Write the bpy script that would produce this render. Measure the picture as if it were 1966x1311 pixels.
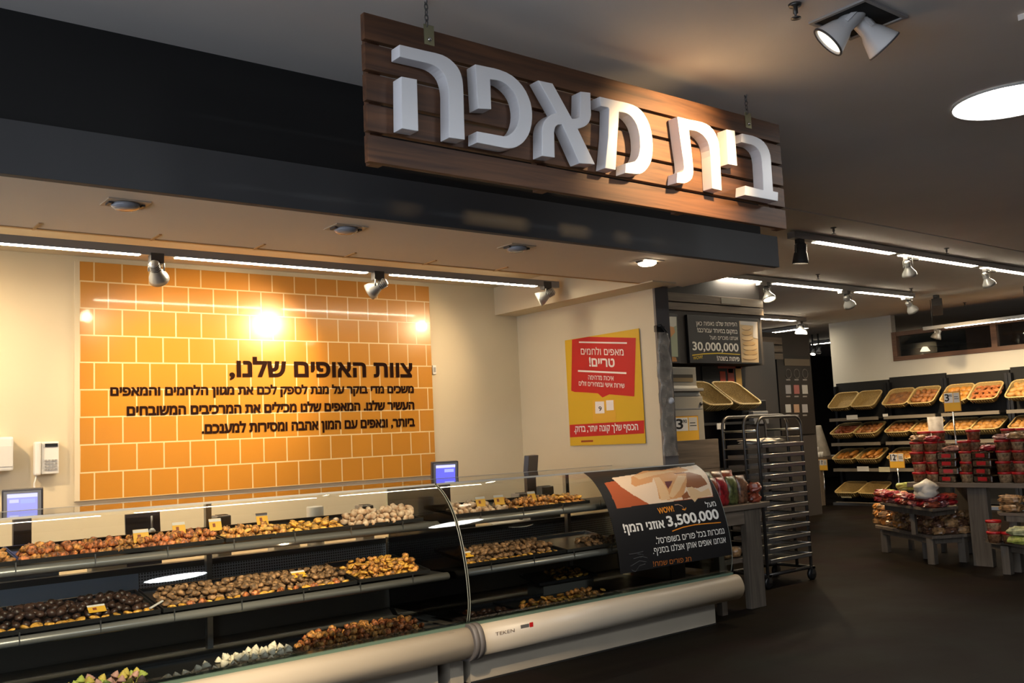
import bpy, bmesh, math, random, re
import numpy as np
from mathutils import Vector, Matrix, Euler
from mathutils.geometry import tessellate_polygon

for o in list(bpy.data.objects): bpy.data.objects.remove(o)
SC = bpy.context.scene
COL = SC.collection
PI = math.pi
random.seed(7)

# ------------------------------------------------------------------ camera
F, YAW, PITCH, ROLL, CX, CY, EYE = 1821.4, 0.66914, 0.100411, -0.0465638, 983.0, 655.5, 1.6
_cy, _sy = math.cos(YAW), math.sin(YAW)
FW = Vector((_sy*math.cos(PITCH), _cy*math.cos(PITCH), math.sin(PITCH)))
_r0 = Vector((_cy, -_sy, 0)); _u0 = _r0.cross(FW)
RT = math.cos(ROLL)*_r0 + math.sin(ROLL)*_u0
UP = -math.sin(ROLL)*_r0 + math.cos(ROLL)*_u0
cam = bpy.data.cameras.new('camera'); camo = bpy.data.objects.new('camera', cam); COL.objects.link(camo)
m3 = Matrix((RT, UP, -FW)).transposed()
camo.matrix_world = Matrix.Translation((0, 0, EYE)) @ m3.to_4x4()
cam.sensor_width = 36.0; cam.lens = F/1966*36.0; cam.clip_start = 0.05; cam.clip_end = 200
SC.camera = camo
SC.view_settings.view_transform = 'Standard'; SC.view_settings.look = 'None'
SC.view_settings.exposure = 1.7; SC.view_settings.gamma = 1.0
SC.cycles.max_bounces = 6; SC.cycles.diffuse_bounces = 3; SC.cycles.glossy_bounces = 3
SC.cycles.transparent_max_bounces = 12; SC.cycles.caustics_reflective = False; SC.cycles.caustics_refractive = False
SC.cycles.sample_clamp_indirect = 3.0
try: SC.cycles.use_denoising = True
except Exception: pass

# ------------------------------------------------------------------ world: dim daylight of the shop front behind the viewer
W = bpy.data.worlds.new('world'); SC.world = W; W.use_nodes = True
bg = W.node_tree.nodes['Background']; bg.inputs[0].default_value = (0.80, 0.87, 1.0, 1); bg.inputs[1].default_value = 0.85

WARM = (1.0, 0.72, 0.40); NEUT = (1.0, 0.86, 0.68)
def spot(loc, target, watts, deg=55, blend=0.6, col=WARM, size=0.04, name='spot_light'):
    l = bpy.data.lights.new(name, 'SPOT'); l.energy = watts; l.spot_size = math.radians(deg); l.spot_blend = blend
    l.color = col; l.shadow_soft_size = size
    o = bpy.data.objects.new(name, l); COL.objects.link(o); o.location = loc
    o.rotation_euler = (Vector(target)-Vector(loc)).to_track_quat('-Z', 'Y').to_euler()
    return o

# ------------------------------------------------------------------ projection: a photo point on a plane of the room
def ray(x, y): return (RT*((x-CX)/F) - UP*((y-CY)/F) + FW)
def onX(x, y, X): d = ray(x, y); return Vector((0, 0, EYE)) + d*(X/d.x)
def onY(x, y, Y): d = ray(x, y); return Vector((0, 0, EYE)) + d*(Y/d.y)
def onZ(x, y, Z): d = ray(x, y); return Vector((0, 0, EYE)) + d*((Z-EYE)/d.z)

# ------------------------------------------------------------------ materials
MATS = {}
def mat(name, c=(.5, .5, .5), rough=.5, metal=0, emit=None, es=0, nscale=0, namt=0, bump=0, coat=0, trans=0, spec=.5, rnd=0, c2=None, stretch=None, alpha=1, sss=0):
    if name in MATS: return MATS[name]
    m = bpy.data.materials.new(name); m.use_nodes = True; nt = m.node_tree; b = nt.nodes['Principled BSDF']
    b.inputs['Base Color'].default_value = (*c, 1); b.inputs['Roughness'].default_value = rough; b.inputs['Metallic'].default_value = metal
    b.inputs['Specular IOR Level'].default_value = spec
    if coat: b.inputs['Coat Weight'].default_value = coat; b.inputs['Coat Roughness'].default_value = .08
    if alpha < 1: b.inputs['Alpha'].default_value = alpha
    if emit: b.inputs['Emission Color'].default_value = (*emit, 1); b.inputs['Emission Strength'].default_value = es
    if nscale:
        tc = nt.nodes.new('ShaderNodeTexCoord'); mp = nt.nodes.new('ShaderNodeMapping'); nz = nt.nodes.new('ShaderNodeTexNoise')
        if stretch: mp.inputs['Scale'].default_value = stretch
        nt.links.new(tc.outputs['Object'], mp.inputs[0]); nt.links.new(mp.outputs[0], nz.inputs['Vector'])
        nz.inputs['Scale'].default_value = nscale; nz.inputs['Detail'].default_value = 4
        rp = nt.nodes.new('ShaderNodeValToRGB')
        d = c2 if c2 else tuple(max(0, v*(1-namt)) for v in c)
        e = c if c2 else tuple(min(1, v*(1+namt*.6)) for v in c)
        rp.color_ramp.elements[0].position = .35; rp.color_ramp.elements[1].position = .65
        rp.color_ramp.elements[0].color = (*d, 1); rp.color_ramp.elements[1].color = (*e, 1)
        nt.links.new(nz.outputs[0], rp.inputs[0]); out = rp.outputs[0]
        if rnd:
            oi = nt.nodes.new('ShaderNodeObjectInfo'); hs = nt.nodes.new('ShaderNodeHueSaturation'); mr = nt.nodes.new('ShaderNodeMapRange')
            mr.inputs[3].default_value = 1-rnd; mr.inputs[4].default_value = 1+rnd
            nt.links.new(oi.outputs['Random'], mr.inputs[0]); nt.links.new(mr.outputs[0], hs.inputs['Value']); nt.links.new(out, hs.inputs['Color'])
            out = hs.outputs[0]
        nt.links.new(out, b.inputs['Base Color'])
        if bump:
            bp = nt.nodes.new('ShaderNodeBump'); bp.inputs['Strength'].default_value = bump; bp.inputs['Distance'].default_value = .01
            nt.links.new(nz.outputs[0], bp.inputs['Height']); nt.links.new(bp.outputs[0], b.inputs['Normal'])
    MATS[name] = m; return m

def mat_brick(name, tile, tile2, mortar, bw, rh, ms, rough, coat=0, axes='XZ', off=.5, bumpd=.3, var=.0):
    m = bpy.data.materials.new(name); m.use_nodes = True; nt = m.node_tree; b = nt.nodes['Principled BSDF']
    tc = nt.nodes.new('ShaderNodeTexCoord'); sp = nt.nodes.new('ShaderNodeSeparateXYZ'); cb = nt.nodes.new('ShaderNodeCombineXYZ')
    br = nt.nodes.new('ShaderNodeTexBrick'); nt.links.new(tc.outputs['Object'], sp.inputs[0])
    nt.links.new(sp.outputs[axes[0]], cb.inputs[0]); nt.links.new(sp.outputs[axes[1]], cb.inputs[1]); nt.links.new(cb.outputs[0], br.inputs['Vector'])
    br.offset = off; br.inputs['Scale'].default_value = 1; br.inputs['Brick Width'].default_value = bw; br.inputs['Row Height'].default_value = rh
    br.inputs['Mortar Size'].default_value = ms; br.inputs['Mortar Smooth'].default_value = .1
    br.inputs['Color1'].default_value = (*tile, 1); br.inputs['Color2'].default_value = (*tile2, 1); br.inputs['Mortar'].default_value = (*mortar, 1)
    out = br.outputs[0]
    if var:
        nz = nt.nodes.new('ShaderNodeTexNoise'); nz.inputs['Scale'].default_value = 1.6; nz.inputs['Detail'].default_value = 6
        nt.links.new(tc.outputs['Object'], nz.inputs['Vector'])
        mx = nt.nodes.new('ShaderNodeMix'); mx.data_type = 'RGBA'; mx.blend_type = 'MULTIPLY'; mx.inputs[0].default_value = var
        nt.links.new(out, mx.inputs[6]); nt.links.new(nz.outputs[1], mx.inputs[7]); out = mx.outputs[2]
        mr = nt.nodes.new('ShaderNodeMapRange'); mr.inputs[3].default_value = rough-.08; mr.inputs[4].default_value = rough+.14
        nt.links.new(nz.outputs[0], mr.inputs[0]); nt.links.new(mr.outputs[0], b.inputs['Roughness'])
    else: b.inputs['Roughness'].default_value = rough
    nt.links.new(out, b.inputs['Base Color'])
    bp = nt.nodes.new('ShaderNodeBump'); bp.invert = True; bp.inputs['Strength'].default_value = bumpd; bp.inputs['Distance'].default_value = .004
    nt.links.new(br.outputs['Fac'], bp.inputs['Height']); nt.links.new(bp.outputs[0], b.inputs['Normal'])
    b.inputs['Specular IOR Level'].default_value = .5 if coat else .02
    if coat: b.inputs['Coat Weight'].default_value = coat; b.inputs['Coat Roughness'].default_value = .06
    MATS[name] = m; return m

def mat_wood(name, dark, light, rough=.45, axis='X', scale=1.0, coat=0):
    m = bpy.data.materials.new(name); m.use_nodes = True; nt = m.node_tree; b = nt.nodes['Principled BSDF']
    tc = nt.nodes.new('ShaderNodeTexCoord'); mp = nt.nodes.new('ShaderNodeMapping')
    s = [22*scale]*3; s['XYZ'.index(axis)] = 1.3*scale; mp.inputs['Scale'].default_value = s
    oi = nt.nodes.new('ShaderNodeObjectInfo'); mu = nt.nodes.new('ShaderNodeMath'); mu.operation = 'MULTIPLY'; mu.inputs[1].default_value = 31
    nt.links.new(oi.outputs['Random'], mu.inputs[0])
    n1 = nt.nodes.new('ShaderNodeTexNoise'); n1.noise_dimensions = '4D'; n1.inputs['Scale'].default_value = 1; n1.inputs['Detail'].default_value = 5; n1.inputs['Distortion'].default_value = 1.2
    nt.links.new(tc.outputs['Object'], mp.inputs[0]); nt.links.new(mp.outputs[0], n1.inputs['Vector']); nt.links.new(mu.outputs[0], n1.inputs['W'])
    rp = nt.nodes.new('ShaderNodeValToRGB'); rp.color_ramp.elements[0].position = .3; rp.color_ramp.elements[1].position = .7
    rp.color_ramp.elements[0].color = (*dark, 1); rp.color_ramp.elements[1].color = (*light, 1)
    nt.links.new(n1.outputs[0], rp.inputs[0]); nt.links.new(rp.outputs[0], b.inputs['Base Color']); b.inputs['Roughness'].default_value = rough
    if coat: b.inputs['Coat Weight'].default_value = coat; b.inputs['Coat Roughness'].default_value = .15
    MATS[name] = m; return m

def mat_glass(name, tint=(.93, .97, .95), refl=1.0, rough=.02):
    m = bpy.data.materials.new(name); m.use_nodes = True; nt = m.node_tree; nt.nodes.clear()
    o = nt.nodes.new('ShaderNodeOutputMaterial'); t = nt.nodes.new('ShaderNodeBsdfTransparent'); g = nt.nodes.new('ShaderNodeBsdfGlossy')
    fr = nt.nodes.new('ShaderNodeFresnel'); fr.inputs[0].default_value = 1.5; mx = nt.nodes.new('ShaderNodeMixShader')
    t.inputs[0].default_value = (*tint, 1); g.inputs[0].default_value = (refl, refl, refl, 1); g.inputs['Roughness'].default_value = rough
    nt.links.new(fr.outputs[0], mx.inputs[0]); nt.links.new(t.outputs[0], mx.inputs[1]); nt.links.new(g.outputs[0], mx.inputs[2]); nt.links.new(mx.outputs[0], o.inputs[0])
    MATS[name] = m; return m

def mat_perf(name, base, hole, pitch):
    m = bpy.data.materials.new(name); m.use_nodes = True; nt = m.node_tree; b = nt.nodes['Principled BSDF']
    tc = nt.nodes.new('ShaderNodeTexCoord'); sc = nt.nodes.new('ShaderNodeVectorMath'); sc.operation = 'SCALE'; sc.inputs[3].default_value = 1/pitch
    fr = nt.nodes.new('ShaderNodeVectorMath'); fr.operation = 'FRACTION'
    nt.links.new(tc.outputs['Object'], sc.inputs[0]); nt.links.new(sc.outputs[0], fr.inputs[0])
    sp = nt.nodes.new('ShaderNodeSeparateXYZ'); nt.links.new(fr.outputs[0], sp.inputs[0])
    cb = nt.nodes.new('ShaderNodeCombineXYZ'); nt.links.new(sp.outputs[0], cb.inputs[0]); nt.links.new(sp.outputs[2], cb.inputs[1])
    ds = nt.nodes.new('ShaderNodeVectorMath'); ds.operation = 'DISTANCE'; ds.inputs[1].default_value = (.5, .5, 0); nt.links.new(cb.outputs[0], ds.inputs[0])
    lt = nt.nodes.new('ShaderNodeMath'); lt.operation = 'LESS_THAN'; lt.inputs[1].default_value = .3; nt.links.new(ds.outputs['Value'], lt.inputs[0])
    mx = nt.nodes.new('ShaderNodeMix'); mx.data_type = 'RGBA'; mx.inputs[6].default_value = (*base, 1); mx.inputs[7].default_value = (*hole, 1)
    nt.links.new(lt.outputs[0], mx.inputs[0]); nt.links.new(mx.outputs[2], b.inputs['Base Color']); b.inputs['Roughness'].default_value = .4; b.inputs['Metallic'].default_value = .3
    MATS[name] = m; return m

def emis(name, c, s): return mat(name, (0, 0, 0), .5, emit=c, es=s)

M_LED = emis('led_white', (1.0, .88, .66), 22.0)
M_LEDF = emis('led_white_aisle', (1.0, .88, .68), 16.0)
M_LAMP = emis('lamp_face_warm', (1.0, .86, .62), 14.0)
M_DISCFILL = emis('round_lamp_unseen_fill', (.88, .94, 1.0), 37.0)  # extra-strong glow for the added lamps out of view
M_DISCV = emis('round_lamp_soft_white', (1.0, .97, .93), 8.0)
M_FLOOR = mat_brick('floor_dark_tile', (.012, .009, .007), (.015, .011, .009), (.008, .0065, .006), 1.2, .6, .004, .48, axes='XY', var=.5, bumpd=.12)
M_CEIL = mat('ceiling_grey_paint', (.80, .76, .71), .9, nscale=.7, namt=.06)
M_SOFF = mat('soffit_cream_paint', (.85, .74, .60), .85, nscale=.8, namt=.04)
M_FASC = mat('fascia_charcoal_paint', (.06, .06, .062), .7, nscale=2, namt=.06)
M_BLACK = mat('black_paint', (.008, .008, .008), .8)
M_CREAM = mat('cream_wall_paint', (.60, .51, .36), .75, nscale=1.1, namt=.04)
M_TILE = mat_brick('orange_glazed_tile', (.50, .215, .026), (.47, .20, .026), (.70, .52, .28), .2035, .2035, .0055, .28, coat=.5)
M_WHITEW = mat('white_wall_paint', (.74, .69, .58), .8, nscale=.8, namt=.04)
M_DARKW = mat('dark_brown_wall', (.028, .022, .019), .7, nscale=2, namt=.15)
M_DARKP = mat('dark_panel', (.032, .027, .025), .6, nscale=2, namt=.08)
M_REDW = mat('reddish_brown_wall', (.10, .048, .030), .7, nscale=2, namt=.2)
M_SIGNW = mat_wood('sign_brown_wood', (.050, .020, .009), (.150, .062, .024), .62, 'X', 1.0)
M_GREYW = mat_wood('grey_brown_wood', (.10, .078, .058), (.20, .155, .115), .5, 'X')
M_GREYWY = mat_wood('grey_brown_wood_side', (.10, .078, .058), (.20, .155, .115), .5, 'Y')
M_DKWOOD = mat_wood('weathered_dark_wood', (.070, .055, .042), (.14, .115, .088), .55, 'Z')
M_WFRAME = mat_wood('window_frame_wood', (.10, .045, .022), (.19, .09, .045), .45, 'Y')
M_LETTER = mat('white_letter_face', (.86, .86, .88), .35)
M_STEEL = mat('brushed_steel', (.45, .45, .44), .32, 1)
M_DKSTEEL = mat('dark_steel', (.12, .115, .11), .4, .8)
M_GREYP = mat('grey_plastic', (.30, .29, .28), .4)
M_SPOTG = mat('spotlight_grey_metal', (.42, .41, .38), .35, .5)
M_SPOTD = mat('spotlight_dark_grey', (.06, .055, .052), .5)
M_SPOTW = mat('spotlight_white', (.62, .61, .60), .4)
M_CHROME = mat('bright_chrome', (.7, .7, .7), .15, 1)
M_BUMP = mat('cream_bumper_plastic', (.52, .44, .33), .38, nscale=1.5, namt=.04)
M_PLINTH = mat('plinth_beige_metal', (.34, .29, .22), .5, nscale=1.5, namt=.08)
M_CAPG = mat('grey_end_cap', (.125, .11, .10), .5)
M_BLK = mat('black_plastic', (.010, .010, .011), .35)
M_TRAY = mat('black_tray', (.016, .016, .016), .3)
M_RAIL = mat('shelf_rail_grey', (.22, .22, .21), .35, .4)
M_SHELF = mat('shelf_dark_metal', (.05, .05, .05), .4, .4)
M_DECK = mat('case_inner_dark', (.11, .10, .085), .45)
M_PERF = mat_perf('perforated_grey_panel', (.62, .64, .68), (.06, .06, .065), .018)
M_PLAINP = mat('plain_panel_daylight_tint', (.60, .68, .82), .35)  # bluish daylight reflection is put into the panel colour
M_GLASS = mat_glass('clear_glass')
M_GEDGE = mat('green_glass_edge', (.10, .15, .11), .2, alpha=1)
M_GARC = mat('grey_green_glass_edge', (.20, .21, .17), .25)
M_TEXTB = mat('dark_brown_letters', (.016, .006, .004), .9, spec=.05)
M_WHITE = mat('white_plastic', (.70, .68, .64), .4)
M_PAPER = mat('white_paper', (.72, .70, .66), .7)
M_YEL = mat('yellow_card', (.80, .44, .04), .5)
M_ORANGE = mat('orange_card', (.75, .30, .03), .5)
M_PYEL = mat('poster_yellow', (.62, .37, .015), .5)
M_PRED = mat('poster_red', (.50, .012, .012), .5)
M_PTXT = mat('poster_white_text', (.78, .70, .64), .6)
M_BTXT = mat('board_white_text', (.85, .83, .76), .6)
M_BLKP = mat('black_print', (.010, .0095, .010), .45)
M_CHALK = mat('faint_grey_print', (.055, .055, .055), .6)
M_ORTXT = mat('orange_text', (.80, .28, .02), .5)
M_YTXT = mat('yellow_text', (.75, .55, .03), .5)
M_SCREEN = emis('blue_screen', (.16, .16, 1.0), .36)
M_SCREENB = emis('pale_blue_screen', (.42, .42, 1.0), .34)
M_WICK = mat('tan_wicker', (.36, .235, .075), .7, nscale=60, namt=.35, bump=.6, stretch=(1, 1, 3))
M_WRIM = mat('pale_wicker_rim', (.60, .43, .17), .6, nscale=50, namt=.3)
M_CLEAR = mat_glass('clear_plastic_wrap', (.80, .80, .80), .8, .12)
M_REDL = mat('red_lid', (.42, .012, .014), .35)
M_TUB = mat('clear_tub_brown_contents', (.20, .095, .045), .25, nscale=30, namt=.6)
M_TUBP = mat('clear_tub_pale_contents', (.34, .22, .12), .25, nscale=30, namt=.6)
M_BERRY = mat('red_wrapped_sweets', (.30, .015, .02), .3, nscale=30, namt=.6)
M_GREENP = mat('green_wrapped_pack', (.35, .38, .08), .35, nscale=25, namt=.5)
M_WBAG = mat('white_plastic_bag', (.62, .56, .48), .4, nscale=10, namt=.15, bump=.5)
M_BISC = mat('bagged_biscuits', (.36, .20, .085), .3, nscale=28, namt=.65)
M_NUT = mat('bagged_dark_mix', (.16, .075, .04), .3, nscale=35, namt=.7)
M_DKRED = mat('bagged_red_snacks', (.22, .045, .02), .3, nscale=28, namt=.7)
M_MIXG = mat('bagged_green_snacks', (.10, .11, .035), .3, nscale=28, namt=.7)

# ------------------------------------------------------------------ mesh building
class MB:
    def __init__(s): s.v = []; s.f = []; s.m = []; s.sm = []
    def add(s, vs, fs, mi=0, smooth=False):
        b = len(s.v); s.v += [tuple(v) for v in vs]
        for f in fs: s.f.append([i+b for i in f]); s.m.append(mi); s.sm.append(smooth)
        return s
    def box(s, x0, x1, y0, y1, z0, z1, mi=0):
        v = [(x0, y0, z0), (x1, y0, z0), (x1, y1, z0), (x0, y1, z0), (x0, y0, z1), (x1, y0, z1), (x1, y1, z1), (x0, y1, z1)]
        return s.add(v, [(0, 3, 2, 1), (4, 5, 6, 7), (0, 1, 5, 4), (1, 2, 6, 5), (2, 3, 7, 6), (3, 0, 4, 7)], mi)
    def obox(s, mtx, sx, sy, sz, mi=0):
        v = [mtx @ Vector((x*sx/2, y*sy/2, z*sz/2)) for z in (-1, 1) for x, y in ((-1, -1), (1, -1), (1, 1), (-1, 1))]
        return s.add(v, [(0, 3, 2, 1), (4, 5, 6, 7), (0, 1, 5, 4), (1, 2, 6, 5), (2, 3, 7, 6), (3, 0, 4, 7)], mi)
    def prism(s, poly, fn0, fn1, mi=0, smooth=False):     # poly: 2-d points; fn0/fn1 map a point to the two ends
        n = len(poly); a = [fn0(p) for p in poly]; b = [fn1(p) for p in poly]
        s.add(a+b, [list(range(n))[::-1], list(range(n, 2*n))], mi)
        return s.add(a+b, [(i, (i+1) % n, n+(i+1) % n, n+i) for i in range(n)], mi, smooth)
    def xprism(s, prof, x0, x1, mi=0, smooth=False):      # (y,z) profile along X
        return s.prism(prof, lambda p: (x0, p[0], p[1]), lambda p: (x1, p[0], p[1]), mi, smooth)
    def zprism(s, poly, z0, z1, mi=0):
        return s.prism(poly, lambda p: (p[0], p[1], z0), lambda p: (p[0], p[1], z1), mi)
    def lathe(s, prof, mtx=Matrix(), n=20, mi=0, smooth=True, cap=True):
        vs = []; fs = []
        for r, z in prof:
            for k in range(n):
                a = 2*PI*k/n; vs.append(mtx @ Vector((r*math.cos(a), r*math.sin(a), z)))
        for i in range(len(prof)-1):
            for k in range(n):
                k2 = (k+1) % n; fs.append((i*n+k, i*n+k2, (i+1)*n+k2, (i+1)*n+k))
        s.add(vs, fs, mi, smooth)
        if cap:
            s.add(vs[:n], [list(range(n))[::-1]], mi); s.add(vs[-n:], [list(range(n))], mi)
        return s
    def tube(s, path, r, n=8, mi=0, closed=False):
        P = [Vector(p) for p in path]; k = len(P); vs = []; fs = []
        up = Vector((.13, .31, .94))
        for i, p in enumerate(P):
            a = P[(i-1) % k] if closed or i > 0 else p; b = P[(i+1) % k] if closed or i < k-1 else p
            t = (b-a).normalized(); u = t.cross(up)
            if u.length < 1e-3: u = t.cross(Vector((1, 0, 0)))
            u.normalize(); w = t.cross(u)
            for j in range(n): an = 2*PI*j/n; vs.append(p+(u*math.cos(an)+w*math.sin(an))*r)
        for i in range(k if closed else k-1):
            i2 = (i+1) % k
            for j in range(n): j2 = (j+1) % n; fs.append((i*n+j, i*n+j2, i2*n+j2, i2*n+j))
        s.add(vs, fs, mi, True)
        if not closed: s.add(vs[:n], [list(range(n))[::-1]], mi); s.add(vs[-n:], [list(range(n))], mi)
        return s
    def sheet(s, rows, mi=0, smooth=True):                 # grid of points
        n = len(rows[0]); vs = [p for r in rows for p in r]
        return s.add(vs, [(i*n+j, i*n+j+1, (i+1)*n+j+1, (i+1)*n+j) for i in range(len(rows)-1) for j in range(n-1)], mi, smooth)
    def mesh(s, name, mats, off=Vector((0, 0, 0)), bevel=0):
        me = bpy.data.meshes.new(name)
        me.from_pydata([Vector(v)-off for v in s.v], [], s.f)
        for m in (mats if isinstance(mats, (list, tuple)) else [mats]): me.materials.append(m)
        me.polygons.foreach_set('material_index', s.m); me.polygons.foreach_set('use_smooth', s.sm)
        bm = bmesh.new(); bm.from_mesh(me); bmesh.ops.remove_doubles(bm, verts=bm.verts, dist=1e-5)
        bmesh.ops.recalc_face_normals(bm, faces=bm.faces)
        if bevel:
            es = [e for e in bm.edges if len(e.link_faces) == 2 and e.calc_face_angle(0) > .6]
            bmesh.ops.bevel(bm, geom=es, offset=bevel, segments=2, affect='EDGES', profile=.6)
        bm.to_mesh(me); bm.free(); me.update()
        return me

def wloc(o):
    v = Vector((0, 0, 0))
    while o: v += o.location; o = o.parent
    return v
def link(name, me, parent=None, loc=None):
    o = bpy.data.objects.new(name, me); COL.objects.link(o)
    if parent: o.parent = parent
    if loc is not None: o.location = loc
    return o
def tag(o, label, cat, group=None, kind=None):
    o['label'] = label; o['category'] = cat
    if group: o['group'] = group
    if kind: o['kind'] = kind
    return o
def thing(name, label, cat, loc=(0, 0, 0), group=None):
    o = link(name, None, None, loc); o.empty_display_size = .05; return tag(o, label, cat, group)
def part(name, mb, m, parent, bevel=0, label=None):        # geometry given in world coordinates, placed under its thing
    o = link(name, mb.mesh(name, m, wloc(parent), bevel), parent)
    if label: o['label'] = label
    return o
def solo(name, mb, m, label, cat, group=None, bevel=0, kind=None):   # a thing of one mesh; origin at its base
    v = np.array(mb.v); c = Vector(((v[:, 0].min()+v[:, 0].max())/2, (v[:, 1].min()+v[:, 1].max())/2, v[:, 2].min()))
    return tag(link(name, mb.mesh(name, m, c, bevel), None, c), label, cat, group, kind)
def struct(name, mb, m, parent=None, bevel=0):
    o = link(name, mb.mesh(name, m, wloc(parent) if parent else Vector((0, 0, 0)), bevel), parent)
    if not parent: o['kind'] = 'structure'
    return o
def dup(root, loc=None, mtx=None, label=None, group=None):
    r = root.copy(); COL.objects.link(r)
    if mtx is not None: r.matrix_world = mtx
    if loc is not None: r.location = loc
    if label: r['label'] = label
    if group: r['group'] = group
    for ch in list(root.children):
        c = ch.copy(); COL.objects.link(c); c.parent = r
        for g in list(ch.children):
            d = g.copy(); COL.objects.link(d); d.parent = c
    return r

# ------------------------------------------------------------------ lettering
def rev(t):                                                # right-to-left text laid out in visual order
    t = t[::-1]
    return re.sub(r'[0-9A-Za-z,.\']*[0-9A-Za-z][0-9A-Za-z,.\']*', lambda q: q.group(0)[::-1], t)
def _pin(p, P):
    c = False; j = len(P)-1
    for i in range(len(P)):
        if (P[i][1] > p[1]) != (P[j][1] > p[1]) and p[0] < (P[j][0]-P[i][0])*(p[1]-P[i][1])/(P[j][1]-P[i][1])+P[i][0]: c = not c
        j = i
    return c
_TG = {}
def text_geo(body, bold=0.0, ext=0.0):
    """outlines of the lettering, filled loop by loop; bold strokes are shifted copies"""
    if (body, bold) in _TG: return _TG[(body, bold)]
    c = bpy.data.curves.new('lettering', 'FONT'); c.body = body; c.size = 1; c.resolution_u = 3; c.fill_mode = 'NONE'
    o = bpy.data.objects.new('lettering', c); COL.objects.link(o)
    dg = bpy.context.evaluated_depsgraph_get(); dg.update()
    me = bpy.data.meshes.new_from_object(o.evaluated_get(dg))
    nb = {}
    for e in me.edges:
        a, b = e.vertices; nb.setdefault(a, []).append(b); nb.setdefault(b, []).append(a)
    co = [v.co.copy() for v in me.vertices]
    bpy.data.objects.remove(o); bpy.data.curves.remove(c); bpy.data.meshes.remove(me)
    seen = set(); loops = []
    for s in nb:
        if s in seen: continue
        L = [s]; seen.add(s); cur = s
        while True:
            nx = [q for q in nb[cur] if q not in seen]
            if not nx: break
            cur = nx[0]; seen.add(cur); L.append(cur)
        P = [co[i] for i in L]
        Q = [P[0]]
        for p in P[1:]:
            if (p-Q[-1]).length > 1e-4: Q.append(p)
        if len(Q) > 2: loops.append(Q)
    dep = [sum(1 for j, M in enumerate(loops) if j != i and _pin(L[0], M)) for i, L in enumerate(loops)]
    area = [sum(L[i-1].x*L[i].y-L[i].x*L[i-1].y for i in range(len(L))) for L in loops]
    root = [i if dep[i] == 0 else next((j for j in range(len(loops)) if dep[j] == 0 and _pin(L[0], loops[j])), i) for i, L in enumerate(loops)]
    sg_ = [1 if area[r] > 0 else -1 for r in root]
    def grow(L, sgn):
        if not bold: return L
        out = []; n = len(L)
        for i in range(n):
            a = (L[i]-L[i-1]); b = (L[(i+1) % n]-L[i]); a.z = b.z = 0
            na = Vector((a.y, -a.x, 0)).normalized()*sgn; nb_ = Vector((b.y, -b.x, 0)).normalized()*sgn
            m = na+nb_; l = m.length
            out.append(L[i]+(m/l*min(1.6, 2/l)*bold if l > .2 else na*bold))
        return out
    G = [grow(L, q) for L, q in zip(loops, sg_)]
    V = []; Fc = []; k = 0
    for i, L in enumerate(G):
        if area[i]*sg_[i] < 0: continue
        grp = [L]+[G[j] for j in range(len(G)) if root[j] == root[i] and area[j]*sg_[j] < 0 and _pin(loops[j][0], loops[i])]
        b = len(V); tr = tessellate_polygon(grp); V += [(p.x, p.y, .0005*(k % 3)) for g in grp for p in g]; Fc += [[q+b for q in t] for t in tr]; k += 1
    V = np.array(V) if V else np.zeros((0, 3))
    _TG[(body, bold)] = (V, Fc)
    return V, Fc
_H = {}
def capheight(bold, ch):
    k = (bold, ch)
    if k not in _H: V, _ = text_geo(ch, bold); _H[k] = (V[:, 1].min(), V[:, 1].max())
    return _H[k]
def text_part(name, body, fn, w, h, m, parent, bold=0.0, ref='\u05dd', rtl=True):
    """body fitted to width w, body height h of the letter ref; fn(s,t): s along the line 0..w, t above the base line."""
    V, Fc = text_geo(rev(body) if rtl else body, bold)
    if len(V) == 0: return None
    x0, x1 = V[:, 0].min(), V[:, 0].max(); b0, b1 = capheight(bold, ref)
    pts = []
    for v in V:
        p = Vector(fn((v[0]-x0)/(x1-x0)*w, (v[1]-b0)/(b1-b0)*h))
        if v[2]:
            q = (v[0]-x0)/(x1-x0)*w; t = (v[1]-b0)/(b1-b0)*h
            p = p+(Vector(fn(q+.001, t))-p).cross(Vector(fn(q, t+.001))-p).normalized()*v[2]
        pts.append(p)
    off = wloc(parent); iv = sorted((min(V[q, 0] for q in f), max(V[q, 0] for q in f), k) for k, f in enumerate(Fc))
    words = []; end = -9                                    # one part for each word
    for lo, hi, k in iv:
        if lo-end > .15 or not words: words.append([])
        words[-1].append(k); end = max(end, hi)
    for wd in words:
        ids = sorted({q for k in wd for q in Fc[k]}); ix = {q: n for n, q in enumerate(ids)}
        me = bpy.data.meshes.new(name); me.from_pydata([Vector(pts[q])-off for q in ids], [], [[ix[q] for q in Fc[k]] for k in wd]); me.materials.append(m)
        o = link(name, me, parent)
    return o

# ------------------------------------------------------------------ the room
CEIL = 3.59; YB = 7.49; ZS = 2.83; YF = 4.49; XE = 6.24
struct('floor', MB().box(-4.5, 26, -6.2, 18, -.1, 0), M_FLOOR)
cb = MB(); cb.box(-4.5, 26, -6.2, 5.14, CEIL, CEIL+.2); cb.box(-4.5, 26, 5.16, 18, CEIL-.004, CEIL+.2); cb.box(-4.5, 26, 5.13, 5.17, CEIL+.03, CEIL+.2)
struct('ceiling', cb, M_CEIL)
struct('trim_1', MB().box(4.9, 26, 1.2, 1.98, CEIL-.03, CEIL), M_CEIL)          # shallow dropped strip of the ceiling
struct('wall_back', MB().box(-4.5, 6.22, YB, YB+.15, 0, CEIL), M_CREAM)
struct('wall_right', MB().box(6.0, 6.15, 5.6, YB, 0, 2.84), M_CREAM)
struct('trim_2', MB().box(6.0, 6.165, 5.575, 5.6, 0, 2.84), M_CAPG)              # grey metal end cap of the side wall
struct('trim_3', MB().box(5.72, 6.0, 5.33, YB, 2.82, 3.12), M_CREAM)             # box beam along the side wall
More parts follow.
